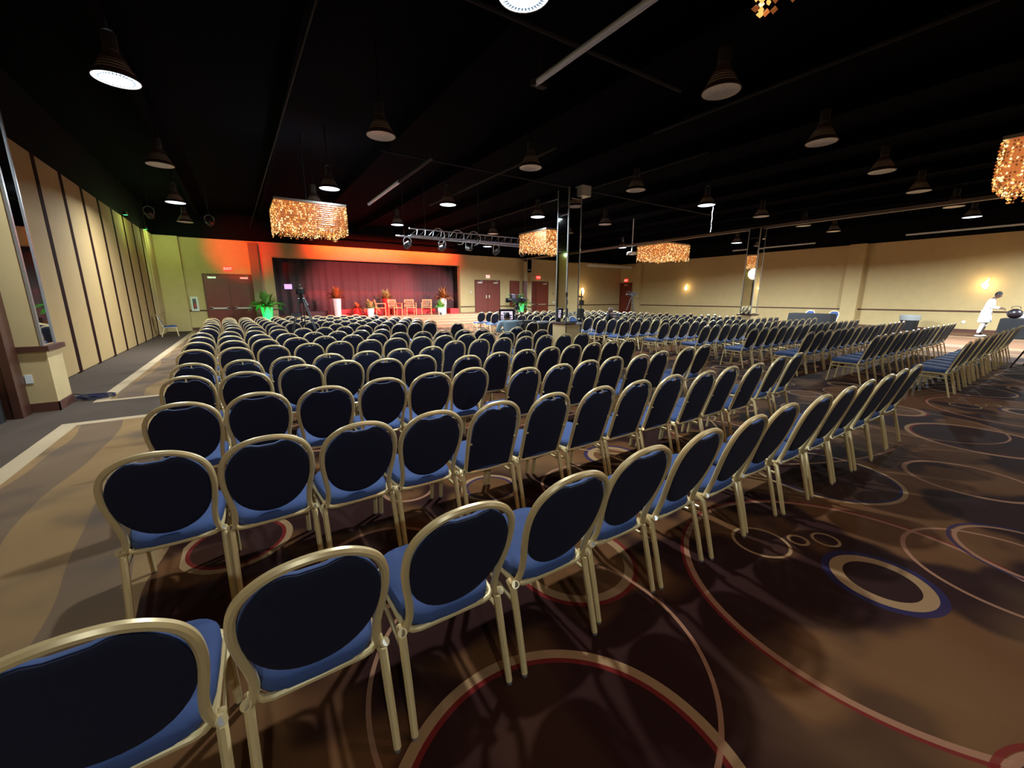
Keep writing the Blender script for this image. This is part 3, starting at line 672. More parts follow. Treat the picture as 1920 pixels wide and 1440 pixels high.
# crystal chandeliers
M_cb = [mat('crystal_glow_gold', (.10, .07, .03), .3, emit=(1.0, 0.50, 0.12), estr=1.7*CHAND_E, sampling='NONE'), mat('crystal_glow_amber', (.08, .04, .02), .3, emit=(0.85, 0.22, 0.045), estr=0.9*CHAND_E, sampling='NONE'),  # bead glow varies to stand in for sparkle of light in clear crystal
        mat('crystal_glow_dim', (0.08, .04, .02), .3, emit=(0.5, 0.13, 0.03), estr=0.5*CHAND_E, sampling='NONE'), mat('crystal_glow_white', (.12, .1, .08), .3, emit=(1.0, 0.78, 0.36), estr=2.6*CHAND_E, sampling='NONE')]
M_core = mat('amber_core', (.3, .14, .06), .5, emit=(1.0, 0.30, 0.085), estr=0.62*CHAND_E)
def chandelier_proto():
    t = thing('crystal_chandelier', 'x', 'chandelier', (0, 0, 0)); H = 0.60; W = 0.80
    b = MB(); b.box(-W, W, -W, W, H, H+0.05, M_chrome); b.build('top_plate', t, smooth=False)
    b = MB(); b.box(-W+0.06, W-0.06, -W+0.06, W-0.06, 0.10, H-0.01, M_core); b.build('light_core', t, smooth=False)
    b = MB(); rr = random.Random(4); n = 46
    for side in range(4):
        Mx = Matrix.Rotation(side*pi/2, 4, 'Z')
        for i in range(n):
            x = -W+2*W*(i+0.5)/n; off = rr.uniform(0, 0.035); z = H-0.02; yb = -W-rr.uniform(-0.012, 0.012)
            bot = -0.02+rr.uniform(-0.05, 0.05)
            while z > bot:
                r = 0.012 if rr.random() < .8 else 0.017; h = 0.020
                m = rr.choices(M_cb, (3, 4, 5, 2))[0]; tilt = rr.uniform(-.01, .01)
                b.add([(x, yb, z), (x-r, yb-r, z-h), (x+r, yb-r, z-h), (x+r+tilt, yb+r, z-h), (x-r, yb+r, z-h), (x+tilt, yb, z-2*h)],
                      [(0, 1, 2), (0, 2, 3), (0, 3, 4), (0, 4, 1), (5, 2, 1), (5, 3, 2), (5, 4, 3), (5, 1, 4)], m, Mx)
                z -= 0.048
    for i in range(14):    # inner rows seen from below
        for j in range(14):
            x = -0.72+1.44*i/13; y = -0.72+1.44*j/13
            for k in range(3):
                r = 0.014; z = 0.10-0.045*k; m = rr.choices(M_cb, (3, 4, 4, 1))[0]
                b.add([(x, y, z), (x-r, y-r, z-.02), (x+r, y-r, z-.02), (x+r, y+r, z-.02), (x-r, y+r, z-.02), (x, y, z-.04)],
                      [(0, 1, 2), (0, 2, 3), (0, 3, 4), (0, 4, 1), (5, 2, 1), (5, 3, 2), (5, 4, 3), (5, 1, 4)], m)
    o = b.build('crystal_strands', t, smooth=False, kind='stuff')
    b = MB(); b.tube([(0, 0, H+0.05), (0, 0, 2.40)], 0.012, M_black, 6); b.build('hanging_rod', t)
    light('chandelier_light', 'POINT', (0, 0, -0.35), 14, (1.0, 0.66, 0.36), t, size=0.30)
    return t
proto = chandelier_proto()
for i, (x, y, lab) in enumerate(((1.72, 12.2, 'glowing square crystal chandelier left of centre, before the stage'), (9.65, 12.05, 'glowing crystal chandelier partly behind the central mirrored column'),
                                 (16.1, 11.95, 'smallest glowing crystal chandelier, in front of the right wall'), (10.35, 0.62, 'large glowing crystal chandelier cut by the right edge of the picture'),
                                 (1.87, 0.63, 'crystal chandelier of which only the strand tips show at top'))):
    o = proto if i == 0 else copy_tree(proto)
    o.location = (x, y, 3.235 if i == 4 else 3.24); o['label'] = lab; o['group'] = 'square crystal chandeliers'
# light shades of chandelier positions are set here once

# lighting truss
t = thing('lighting_truss', 'silver lighting truss hanging above the stage front', 'truss', (5.3, 14.6, 3.75), -0.02)
b = MB(); Ln = 5.6
for (yy, zz) in ((-0.14, 0), (0.14, 0), (0, 0.25)): b.tube([(0, yy, zz), (Ln, yy, zz)], 0.026, M_alu, 8)
b.build('chords', t)
b = MB()
for k in range(18):
    x = Ln*k/18; x2 = Ln*(k+1)/18
    b.tube([(x, -0.14, 0), (x2, 0, 0.25)], 0.011, M_alu, 6); b.tube([(x2, 0, 0.25), (x2, 0.14, 0)], 0.011, M_alu, 6); b.tube([(x, 0.14, 0), (x2, -0.14, 0)], 0.011, M_alu, 6)
b.build('braces', t)
for x in (0.6, 2.8, 5.0):
    b = MB(); b.tube([(x, 0, 0.25), (x, 0, 1.87)], 0.015, M_dpipe, 6); b.build('hanger', t)
for (x0, ph) in ((0.7, 0), (1.5, 1), (2.2, 2), (4.6, 3)):
    pts = catmull([(x0, -0.16, 0.05), (x0+0.15, -0.2, 0.22+0.05*sin(ph)), (x0+0.35, -0.18, 0.3), (x0+0.55, -0.2, 0.15), (x0+0.5, -0.2, -0.12-0.08*cos(ph)), (x0+0.3, -0.18, -0.2)], 6)
    b = MB(); b.tube(pts, 0.014, M_white, 6); b.build('cable_loop', t)
pipe([(4.6, 14.0, 3.62), (10.9, 14.1, 3.60)], 0.026, M_alu, 'long thin lighting bar below the truss', name='lighting_bar', cat='bar', extra=lambda b: [b.tube([(x, 14.0+0.016*(x-4.6), 3.6), (x, 14.0+0.016*(x-4.6), CH+0.02)], 0.012, M_dpipe, 6) for x in (4.9, 7.8, 10.6)])
def par_can(x, y, z, aim, col, power, label, spot=24, on=True, blend=0.25):
    t = thing('stage_spotlight', label, 'stage light', (x, y, z), 0, 'spotlights on the truss')
    d = (Vector(aim)-Vector((x, y, z))).normalized(); q = d.to_track_quat('Z', 'Y').to_matrix().to_4x4()
    b = MB(); b.lathe([(0.001, -0.20), (0.07, -0.19), (0.10, -0.10), (0.105, 0.12), (0.10, 0.12), (0.095, 0.02)], M_dark, 18, M=q, cap=False); b.build('can', t)
    b = MB(); b.lathe([(0.001, 0.05), (0.094, 0.05)], mat('spot_lens', (.6, .6, .6), .2, .5), 18, M=q, cap=False); b.build('lens', t)
    b = MB(); b.tube(catmull([(-0.12, 0, 0), (-0.13, 0, 0.18), (0, 0, 0.26), (0.13, 0, 0.18), (0.12, 0, 0)], 5), 0.012, M_alu, 6); b.build('yoke', t)
    if y > 15: b = MB(); b.tube([(0, 0, 0.25), (0, 0, CH-z+0.02)], 0.010, M_dpipe, 6); b.build('hanging_rod', t)
    if on: light('spot_beam', 'SPOT', tuple(d*0.16), power, col, t, aim=aim, size=0.04, spot=radians(spot), blend=blend)
    return t
R_, A_, G_ = (1.0, 0.025, 0.02), (1.0, 0.26, 0.10), (0.10, 1.0, 0.16)
P_ = (1.0, 0.13, 0.14)
par_can(5.0, 14.006, 3.345, (4.3, 22.9, 1.2), R_, 2200, 'leftmost round spotlight below the lighting truss', spot=16)
par_can(6.3, 14.027, 3.345, (6.6, 26.3, 1.6), P_, 8500, 'round chrome spotlight under the left half of the truss', spot=36, blend=0.6)
par_can(8.6, 14.064, 3.345, (8.0, 22.8, 0.8), A_, 1100, 'dark spotlight under the middle of the truss', spot=34, blend=0.6)
par_can(9.9, 14.085, 3.345, (10.4, 26.3, 1.6), P_, 3200, 'round spotlight near the right end of the truss', spot=24, blend=0.5)
par_can(7.6, 14.45, 3.45, (7.7, 25.0, 5.3), R_, 0, 'unlit spotlight hidden among the truss cables', on=False)
t = thing('added_batten', 'added light batten that reddens the fascia above the curtain', 'stage light', (7.7, 24.0, 4.62))  # batten added to wash the fascia red
b = MB(); b.box(-4.1, 4.1, -0.06, 0.04, -0.04, 0.06, M_black); b.build('housing', t, smooth=False)
b = MB(); b.box(-4.05, 4.05, 0.04, 0.045, -0.03, 0.04, mat('added_batten_lens', (.3, .02, .01), .3)); b.build('lens', t, smooth=False)
for x in (-3.5, 0, 3.5):
    b = MB(); b.tube([(x, 0, 0.05), (x, 0, CH-4.60)], 0.01, M_black, 6); b.build('hanging_rod', t)
ld = bpy.data.lights.new('added_batten_light', 'AREA'); ld.shape = 'RECTANGLE'; ld.size = 8.0; ld.size_y = 0.05; ld.energy = 300; ld.color = (1.0, 0.045, 0.012); ld.spread = radians(110)
o = bpy.data.objects.new('added_batten_light', ld); COL.objects.link(o); o.parent = t; o.location = (0, 0.06, 0); o.rotation_euler = (pi/2-0.42, 0, 0)
# side uplighters on floor and wall
par_can(-0.6, 19.0, 4.25, (0.35, 25.0, 4.0), (1.0, 0.006, 0.004), 1400, 'small red spotlight hanging before the left double door', spot=36, blend=0.9)
par_can(-2.2, 18.6, 4.3, (-1.2, 25.0, 2.6), (0.60, 1.0, 0.36), 240, 'small green spotlight hanging near the left wall end', spot=52, blend=0.5)
for (y, lab) in ((19.6, 'nearer tiny green light at the top of the left wall'), (23.2, 'farther tiny green light at the top of the left wall')):
    tl = thing('wall_spotlight', lab, 'stage light', (-2.95, y, 4.42))
    b = MB(); b.lathe([(0.001, -0.06), (0.06, -0.05), (0.07, 0.06)], M_dark, 12, M=Matrix.Rotation(pi, 4, 'X'), cap=False); b.build('can', tl)
    b = MB(); b.lathe([(0.001, -0.055), (0.066, -0.055)], M_led, 12, cap=False); b.build('lens', tl)
    b = MB(); b.tube([(0, 0, 0.05), (0, 0, 1.2)], 0.01, M_dpipe, 5); b.build('stem', tl)
    light('wall_beam', 'POINT', (0.55, 0, -0.30), 22, (0.62, 1.0, 0.35), tl, size=0.05)
#PART2
# ------------------------------------------------------------------ banquet chairs
# local frame: faces +y, origin on the floor below the top of the back
def back_y(z): return 0.17-(z-0.385)*0.318
def sq_loop(hw, y0, y1, z, n=5, r=0.05):
    pts = []
    for (cx, cy, a0) in ((hw-r, y1-r, 0), (-hw+r, y1-r, pi/2), (-hw+r+0.015, y0+r, pi), (hw-r-0.015, y0+r, 3*pi/2)):
        for k in range(n): a = a0+pi/2*k/(n-1); pts.append((cx+r*cos(a), cy+r*sin(a), z))
    return pts
def pad(b, prof, zc, thick, m, yoff, dome, rings=4, dip=0.0):
    # cushion outline prof: list of (x, z) around; extruded along back normal with rounded edge
    n = len(prof); vs = []; fs = []
    steps = [(1.0, 0.0), (1.0, 0.6), (0.965, 0.9), (0.86, 1.0), (0.45, 1.0+dome)]
    for (sc, t) in steps:
        for (x, z) in prof:
            zz = zc+(z-zc)*sc; xx = x*sc
            vs.append((xx, back_y(zz)+yoff+thick*t, zz))
    vs.append((0, back_y(zc)+yoff+thick*(1+dome*1.2), zc)); vs.append((0, back_y(zc)+yoff, zc))
    for l in range(len(steps)-1):
        for i in range(n): j = (i+1) % n; fs.append((l*n+i, l*n+j, (l+1)*n+j, (l+1)*n+i))
    o = (len(steps)-1)*n; c = len(steps)*n
    for i in range(n): j = (i+1) % n; fs.append((o+i, o+j, c)); fs.append((j, i, c+1))
    if thick < 0: fs = [tuple(reversed(f)) for f in fs]
    b.add(vs, fs, m)
def chair_bits(kind, hi=True):
    """returns dict part -> list of MB"""
    q = 5 if hi else 2; sg = 8 if hi else 4; out = []
    if kind == 'A':
        half = [(-0.192, 0.385), (-0.178, 0.45), (-0.182, 0.53), (-0.196, 0.62), (-0.204, 0.70), (-0.196, 0.785), (-0.162, 0.848), (-0.092, 0.893), (0, 0.907)]
    else:
        half = [(-0.182, 0.385), (-0.186, 0.50), (-0.191, 0.62), (-0.193, 0.71), (-0.184, 0.783), (-0.153, 0.849), (-0.087, 0.894), (0, 0.907)]
    path = half + [(-x, z) for x, z in reversed(half[:-1])]
    b = MB(); b.tube(catmull([(x, back_y(z), z) for x, z in path], q), 0.0145, M_gold, sg, sq=True, up=(0, 1, 0)); out.append(('back_frame', b))
    if kind == 'A':
        N = 40 if hi else 16; prof = []
        for k in range(N):
            a = 2*pi*k/N; ca, sa = cos(a), sin(a); sg_ = 1 if ca > 0 else -1
            if sa >= 0: x = 0.193*(abs(ca)**0.92)*sg_; z = 0.690+0.206*(abs(sa)**0.93)-0.030*math.exp(-(x/0.065)**4)
            else: x = 0.193*(abs(ca)**0.97)*sg_; z = 0.690-0.243*(abs(sa)**0.97)
            prof.append((x, z))
        zc = 0.672
    else:
        prof = []; hw = 0.172
        ar = [(-hw, 0.43), (-hw, 0.70), (-hw*0.97, 0.765), (-hw*0.80, 0.822), (-hw*0.5, 0.866), (-hw*0.25, 0.872), (0, 0.858)]
        prof = ar + [(-x, z) for x, z in reversed(ar[:-1])] + [(0.165, 0.365), (0, 0.35), (-0.165, 0.365)]
        zc = 0.65
        prof = [(x, z) for x, z in prof][::-1]
    b = MB(); pad(b, prof, zc, 0.026, M_seat, 0.0, 0.5); out.append(('backrest', b))
    b = MB(); pad(b, [(x*0.985, zc+(z-zc)*0.985) for x, z in prof], zc, -0.013, M_back, 0.0, 0.15); out.append(('back_panel', b))
    if kind == 'B':
        for (x, z) in ((-0.184, 0.81), (-0.193, 0.62), (0.184, 0.81), (0.193, 0.62), (0.0, 0.895)):
            b = MB(); b.tube([(x*0.99, back_y(z)-0.004, z), (x*0.86 if x else 0, back_y(z)-0.012, z-(0.03 if x == 0 else 0))], 0.007, M_gold, 5); out.append(('mounting_pin', b))
    # seat cushion
    lev = [(0.0, 0.388, 0.96), (0.0, 0.402, 1.0), (0.0, 0.428, 1.0), (0.0, 0.444, 0.95), (0.0, 0.455, 0.80), (0.0, 0.460, 0.45)]
    outl = []; NN = 28 if hi else 12
    for k in range(NN):
        a = 2*pi*k/NN; ca, sa = cos(a), sin(a)
        x = (abs(ca)**0.45)*(1 if ca > 0 else -1); y = (abs(sa)**0.5)*(1 if sa > 0 else -1)
        outl.append((x*(0.198+0.012*y), 0.375+y*0.225))
    vs = []; fs = []
    for (_, z, sc) in lev:
        for (x, y) in outl: vs.append((x*sc, 0.375+(y-0.375)*sc, z+0.012*((y-0.375)/0.225)))
    vs += [(0, 0.375, 0.462), (0, 0.375, 0.388)]
    for l in range(len(lev)-1):
        for i in range(NN): j = (i+1) % NN; fs.append((l*NN+i, l*NN+j, (l+1)*NN+j, (l+1)*NN+i))
    o = (len(lev)-1)*NN; c = len(lev)*NN
    for i in range(NN): j = (i+1) % NN; fs.append((o+i, o+j, c)); fs.append((j, i, c+1))
    b = MB(); b.add(vs, fs, M_seat); out.append(('seat', b))
    b = MB(); b.tube(sq_loop(0.200, 0.160, 0.585, 0.380, 4 if hi else 2), 0.0125, M_gold, sg, closed=True, sq=True); out.append(('seat_frame', b))
    for sx in (-1, 1):
        b = MB(); b.tube([(sx*0.200, 0.215, 0.380), (sx*0.202, 0.170, 0.360), (sx*0.203, 0.125, 0.20), (sx*0.205, 0.075, 0.012)], 0.0150, M_gold, sg, sq=True, rs=[.014, .016, .0155, .014])
        b.tube([(sx*0.205, 0.075, 0.014), (sx*0.205, 0.073, 0.0)], 0.012, M_alu, 6); out.append(('leg', b))
        b = MB(); b.tube([(sx*0.200, 0.525, 0.380), (sx*0.203, 0.568, 0.362), (sx*0.204, 0.610, 0.012)], 0.0145, M_gold, sg, sq=True)
        b.tube([(sx*0.204, 0.610, 0.014), (sx*0.204, 0.612, 0.0)], 0.012, M_alu, 6); out.append(('leg', b))
        b = MB(); b.tube([(sx*0.202, 0.155, 0.305), (sx*0.204, 0.573, 0.315)], 0.009, M_gold, 6 if hi else 4); out.append(('stretcher', b))
        if hi:
            b = MB(); b.tube([(sx*0.200, 0.165, 0.39), (sx*0.207, 0.145, 0.405)], 0.017, M_gold, 10); b.tube([(sx*0.207, 0.145, 0.405), (sx*0.2075, 0.1445, 0.4055)], 0.013, M_chrome, 10); out.append(('stacking_bumper', b))
    return out
def merge(bits):
    r = MB()
    for _, b in bits:
        off = len(r.v); r.v += b.v
        for f, mi in zip(b.f, b.m): r.f.append(tuple(i+off for i in f)); r.m.append(r.mi(b.mats[mi]))
    return r
def full_chair(kind):
    t = thing('banquet_chair', 'x', 'chair')
    for nme, b in chair_bits(kind, True): b.build(nme, t)
    return t
def mid_chair(kind):
    t = thing('banquet_chair', 'x', 'chair'); bits = chair_bits(kind, False)
    merge([x for x in bits if x[0] in ('back_frame', 'seat_frame', 'leg', 'stretcher', 'mounting_pin')]).build('frame', t)
    merge([x for x in bits if x[0] in ('backrest', 'back_panel')]).build('backrest', t)
    merge([x for x in bits if x[0] == 'seat']).build('seat', t)
    return t

# rows: (block, row number from the camera, [(x, y of back top, kind, turn)])
rows = []
def row(block, n, x0, step, cnt, y0, y1, kind='A', kinds=None, skip=(), extra=()):
    L = []
    for i in range(cnt):
        if i in skip: continue
        t = i/max(1, cnt-1); k = kinds(i) if kinds else kind
        jit = random.uniform(-0.012, 0.012)
        L.append((x0+step*i+jit, y0+(y1-y0)*t+random.uniform(-0.02, 0.02), k, random.uniform(-0.03, 0.03)))
    for e in extra: L.append(e)
    rows.append((block, n, sorted(L)))
row('left', 1, -0.40, 0.489, 14, 1.13, 1.10)
row('left', 2, -0.440, 0.462, 12, 2.36, 2.10, kinds=lambda i: 'B' if 4 <= i else 'A', extra=[(5.43, 2.20, 'A', 0.05), (5.96, 2.22, 'A', 0.06)])
rows.append(('left', 3, [(-0.43, 3.44, 'A', 0), (0.02, 3.50, 'A', 0.01), (0.49, 3.45, 'A', 0), (0.98, 3.53, 'A', -0.02), (1.44, 3.54, 'A', 0), (1.89, 3.57, 'A', 0.02),
    (2.36, 3.26, 'B', 0), (2.80, 3.24, 'B', 0), (3.24, 3.27, 'B', 0), (3.69, 3.30, 'B', 0), (4.12, 3.24, 'B', 0.01), (4.60, 3.30, 'B', 0), (5.30, 3.36, 'A', 0.04), (5.83, 3.42, 'A', 0.05)]))
rows.append(('left', 4, [(-0.50, 4.61, 'B', 0), (-0.05, 4.58, 'A', 0), (0.45, 4.74, 'A', 0), (0.90, 4.80, 'A', 0), (1.34, 4.68, 'A', 0), (1.79, 4.73, 'A', 0)] + [(2.27+0.466*i, 4.38+0.035*i, 'B', 0) for i in range(8)]))
rows.append(('left', 5, [(-0.53+0.464*i, 5.50, 'B', 0) for i in range(7)] + [(2.88+0.470*i, 6.02-0.01*i, 'B' if i < 5 else 'A', 0) for i in range(7)]))
row('left', 6, -0.60, 0.468, 14, 6.95, 7.03)
row('left', 7, -0.66, 0.472, 14, 8.10, 8.02, skip=(12,))
row('left', 8, -0.70, 0.468, 8, 9.12, 9.15)
row('left', 9, -0.76, 0.472, 12, 10.25, 10.85, skip=())
row('left', 10, -0.72, 0.472, 13, 11.55, 12.10)
row('left', 11, -0.74, 0.474, 13, 12.7, 13.20)
row('left', 12, -0.76, 0.474, 13, 13.8, 14.2)
row('left', 13, -0.82, 0.474, 13, 14.9, 15.3)
row('left', 14, -0.86, 0.474, 12, 16.0, 16.3)
row('left', 15, -0.88, 0.474, 11, 17.1, 17.4)
ry = [1.30, 2.45, 3.50, 4.62, 5.80, 7.00, 8.28, 9.30, 10.40, 11.45, 12.50, 13.50, 14.55, 15.60, 16.90]
for i, y in enumerate(ry):
    x0 = 9.85 if i < 6 else 9.72 if i < 9 else 9.5
    row('right', i+1, x0, 0.474, 15, y, y+0.06)
rows.append(('aisle', 1, [(6.97, 9.36, 'A', 0), (8.03, 9.67, 'A', -0.1), (5.05, 10.35, 'A', 0.1)]))
ORD = ['', 'first', 'second', 'third', 'fourth', 'fifth', 'sixth', 'seventh', 'eighth', 'ninth', 'tenth', 'eleventh', 'twelfth', 'thirteenth', 'fourteenth', 'fifteenth']
allc = []; TRIPODS = [(1.30, 11.95), (1.30, 11.45), (7.2, 10.6)]
for block, n, L in rows:
    for i, (x, y, k, rz) in enumerate(L):
        if block == 'aisle':
            lab = ['blue banquet chair in the aisle before the black equipment table, left one', 'blue banquet chair beside the central mirrored column, by the black equipment table', 'blue banquet chair just in front of the monitor, left of the seated operator'][(0, 1, 2)[[6.97, 8.03, 5.05].index(x)]]
        else:
            lab = 'blue banquet chair, %s block, %s row from camera, %s from its left end' % (block, ORD[n], ORD[i+1])
        x, y = x*0.972, y*0.972
        if any(math.hypot(x-tx, y+0.3-ty) < 0.60 for tx, ty in TRIPODS): continue
        allc.append((math.hypot(x, y), x, y, k, rz, lab, block, n))
def visible(x, y):   # keep chairs that fall inside the frame
    return not (y < 1.5 and x < -0.6)
allc.sort(key=lambda c: c[0])
protos = {}
GN = {'left': 'banquet chairs of the left block', 'right': 'banquet chairs of the right block', 'aisle': 'banquet chairs in the aisle'}
NEAR, KEEP = 9.0, 297
rest = []
for idx, (d, x, y, k, rz, lab, block, n) in enumerate(allc):
    if idx >= KEEP: rest.append((x, y, k, rz)); continue
    key = (k, d < NEAR)
    if key not in protos:
        o = full_chair(k) if d < NEAR else mid_chair(k); protos[key] = o
    else: o = copy_tree(protos[key])
    o.location = (x, y, 0); o.rotation_euler = (0, 0, rz); o['label'] = lab; o['group'] = GN[block]
lowc = merge(chair_bits('A', False)); big = MB()
for m in lowc.mats: big.mi(m)
for (x, y, k, rz) in rest:
    Mx = Matrix.Translation((x, y, 0)) @ Matrix.Rotation(rz, 4, 'Z'); off = len(big.v)
    big.v += [tuple(Mx @ Vector(p)) for p in lowc.v]; big.f += [tuple(i+off for i in f) for f in lowc.f]; big.m += lowc.m
if rest: tag(big.build('distant_banquet_chairs', kind='stuff'), 'farthest rows of blue banquet chairs before the stage and back doors', 'chairs')
# other chairs
def extra_chair(x, y, rz, lab, kind='A'):
    o = copy_tree(protos[(kind, False)]); o.location = (x, y, 0); o.rotation_euler = (0, 0, rz); o['label'] = lab
    if 'group' in o.keys(): del o['group']
    return o
extra_chair(-2.92, 21.6, -pi/2+0.15, 'lone white-framed blue chair standing by the left wall near the corner')
extra_chair(25.2, 9.2, pi/2, 'blue chair behind the black table at right wall, left one', 'A')
extra_chair(25.2, 8.15, pi/2, 'blue chair behind the black table at right wall, right one', 'A')

# ------------------------------------------------------------------ tables and equipment
def cloth_table(x0, x1, y0, y1, z, label, name='draped_table'):
    vs = []; fs = []; n = 0
    per = []
    def edge(a, b_, k):
        for i in range(k): t = i/k; per.append((a[0]+(b_[0]-a[0])*t, a[1]+(b_[1]-a[1])*t))
    edge((x0, y0), (x1, y0), 24); edge((x1, y0), (x1, y1), 16); edge((x1, y1), (x0, y1), 24); edge((x0, y1), (x0, y0), 16)
    n = len(per); cx, cy = (x0+x1)/2, (y0+y1)/2; b = MB()
    for (zz, o, wv) in ((z, -0.01, 0), (z-0.02, 0, 0), (z*0.5, 0.015, 0.012), (0.02, 0.03, 0.03)):
        for i, (x, y) in enumerate(per):
            dx, dy = (x-cx), (y-cy); l = math.hypot(dx, dy); k = o+wv*sin(i*1.9)
            vs.append((x+dx/l*k, y+dy/l*k, zz))
    for l in range(3):
        for i in range(n): j = (i+1) % n; fs.append((l*n+j, l*n+i, (l+1)*n+i, (l+1)*n+j))
    fs.append(tuple(range(n))); b.add(vs, fs, M_cloth)
    t = thing(name, label, 'table')
    b.build('tablecloth', t)
    b = MB(); b.box(x0+0.02, x1-0.02, y0+0.02, y1-0.02, z-0.03, z-0.004, M_dark)
    b.build('table_top', t, smooth=False)
    for (x, y) in ((x0+.08, y0+.08), (x1-.08, y0+.08), (x0+.08, y1-.08), (x1-.08, y1-.08)):
        b = MB(); b.tube([(x, y, 0), (x, y, z-0.03)], 0.015, M_alu, 6); b.build('leg', t)
    return t
cloth_table(7.5, 9.05, 10.75, 11.35, 0.75, 'black-draped equipment table in the aisle beside the seated operator')
cloth_table(23.5, 24.25, 7.75, 9.55, 0.80, 'black-draped table standing before the right wall')
cloth_table(24.7, 25.8, -0.6, 2.62, 0.78, 'long black-draped table in front of the person in white')
boxthing('mixer_console', 'low black mixing console on the equipment table', 'console', 7.65, 8.2, 10.85, 11.2, 0.752, 0.84, M_dark)
boxthing('laptop_case', 'flat pale case lying on the equipment table', 'case', 8.35, 8.8, 10.9, 11.15, 0.752, 0.79, M_alu)
b = MB(); b.rbox(8.5, 9.3, 9.95, 10.25, 0, 0.62, M_dark, 0.02); tag(b.build('equipment_case', smooth=False), 'tall black case on the carpet left of the central column', 'case')
# monitor on stand
t = thing('field_monitor', 'black monitor with pinkish screen in front of the seated operator', 'monitor', (6.36, 9.85, 0), -0.5)
t.scale = (0.8, 0.8, 1.0)
b = MB(); b.rbox(-0.26, 0.26, -0.02, 0.08, 0.93, 1.24, M_dark, 0.015); b.build('housing', t, smooth=False)
b = MB(); b.box(-0.21, 0.21, -0.026, -0.02, 0.97, 1.20, M_screen)
for i in range(5):
    for j in range(3):
        if (i*3+j) % 4 != 2: b.box(-0.20+0.08*i, -0.14+0.08*i, -0.029, -0.026, 0.985+0.07*j, 1.035+0.07*j, M_screen2)
b.build('screen', t, smooth=False)
b = MB(); b.box(-0.28, 0.28, -0.10, 0.08, 1.24, 1.26, M_dark); b.box(-0.28, -0.26, -0.10, 0.08, 0.93, 1.26, M_dark); b.box(0.26, 0.28, -0.10, 0.08, 0.93, 1.26, M_dark); b.build('sun_hood', t, smooth=False)
b = MB(); b.tube([(0, 0.03, 0.93), (0, 0.03, 0.4)], 0.02, M_dark, 8)
for a in (0.3, 2.4, 4.5): b.tube([(0, 0.03, 0.45), (0.42*cos(a), 0.42*sin(a), 0.01)], 0.012, M_dark, 6)
b.build('tripod_stand', t)

def camera_tripod(x, y, rz, hz, label, glow=False, col=M_dark):
    t = thing('video_camera', label, 'camera', (x, y, 0), rz, 'video cameras on tripods')
    ap = hz-0.22
    for a in (pi/2, pi/2+2.094, pi/2-2.094):
        b = MB(); f = (0.62*cos(a), 0.62*sin(a), 0.015); m = (0.30*cos(a), 0.30*sin(a), ap*0.5); s = Vector((-sin(a)*0.035, cos(a)*0.035, 0))
        top = Vector((0.06*cos(a), 0.06*sin(a), ap))
        b.tube([top+s, Vector(m)+s], 0.013, M_dark, 6); b.tube([top-s, Vector(m)-s], 0.013, M_dark, 6); b.tube([m, f], 0.015, M_dark, 6)
        b.box(m[0]-0.03, m[0]+0.03, m[1]-0.03, m[1]+0.03, m[2]-0.04, m[2]+0.04, M_dark); b.build('tripod_leg', t)
    b = MB(); b.lathe([(0.001, ap-0.08), (0.07, ap-0.06), (0.08, ap+0.03), (0.05, ap+0.06), (0.06, ap+0.14), (0.001, ap+0.15)], M_dark, 14); b.build('fluid_head', t)
    b = MB(); b.tube([(0.05, -0.05, ap+0.10), (0.12, -0.45, ap-0.10)], 0.010, M_dark, 6); b.tube([(0.115, -0.40, ap-0.075), (0.125, -0.50, ap-0.13)], 0.017, M_dark, 8); b.build('pan_handle', t)
    b = MB(); b.rbox(-0.065, 0.065, -0.22, 0.16, hz-0.07, hz+0.09, col, 0.02); b.rbox(-0.05, 0.05, -0.32, -0.22, hz-0.05, hz+0.07, M_dark, 0.01)
    b.tube(catmull([(0, -0.15, hz+0.09), (0, -0.12, hz+0.16), (0, 0.12, hz+0.16), (0, 0.16, hz+0.08)], 4), 0.014, M_dark, 8); b.build('camera_body', t)
    b = MB(); b.lathe([(0.001, 0), (0.045, 0), (0.05, 0.10), (0.062, 0.12), (0.066, 0.20), (0.055, 0.20), (0.001, 0.17)], M_dark, 16, M=Matrix.Translation((0, 0.16, hz)) @ Matrix.Rotation(-pi/2, 4, 'X'))
    b.box(-0.10, 0.10, 0.33, 0.38, hz-0.07, hz+0.07, M_dark); b.build('lens', t)
    b = MB(); b.tube([(-0.06, 0.02, hz+0.10), (-0.16, -0.02, hz+0.12)], 0.012, M_dark, 6); b.rbox(-0.36, -0.16, -0.06, 0.0, hz+0.04, hz+0.19, M_dark, 0.012)
    b.box(-0.345, -0.175, -0.064, -0.06, hz+0.055, hz+0.175, M_vf if glow else M_screen2); b.build('viewfinder', t)
    b = MB(); b.tube([(0.05, 0.18, hz+0.16), (0.05, 0.36, hz+0.17)], 0.018, M_dark, 8); b.build('microphone', t)
    return t
camera_tripod(1.30, 11.72, -0.1, 1.74, 'video camera on tripod amid left chairs, with a violet glowing viewfinder', glow=True)
camera_tripod(7.2, 10.55, 0.35, 1.50, 'video camera on tripod behind the monitor in the aisle')
camera_tripod(21.4, 18.0, 0.9, 1.78, 'distant video camera on tripod near the far right corner')
t = thing('reflection_standin', 'black stand-in for a tripod reflection in the central mirrored column', 'stand', (7.58, 8.06, 0))  # shape put in place of a tripod's reflection in the column mirror
b = MB(); b.tube([(0, 0, 0.02), (0, 0, 1.78)], 0.014, M_dark, 8); b.lathe([(0.001, 0), (0.16, 0), (0.16, 0.015), (0.02, 0.03)], M_dark, 16); b.build('pole', t)
b = MB(); b.rbox(-0.07, 0.06, -0.07, 0.07, 1.05, 1.30, M_dark, 0.015); b.build('standin_box', t, smooth=False)
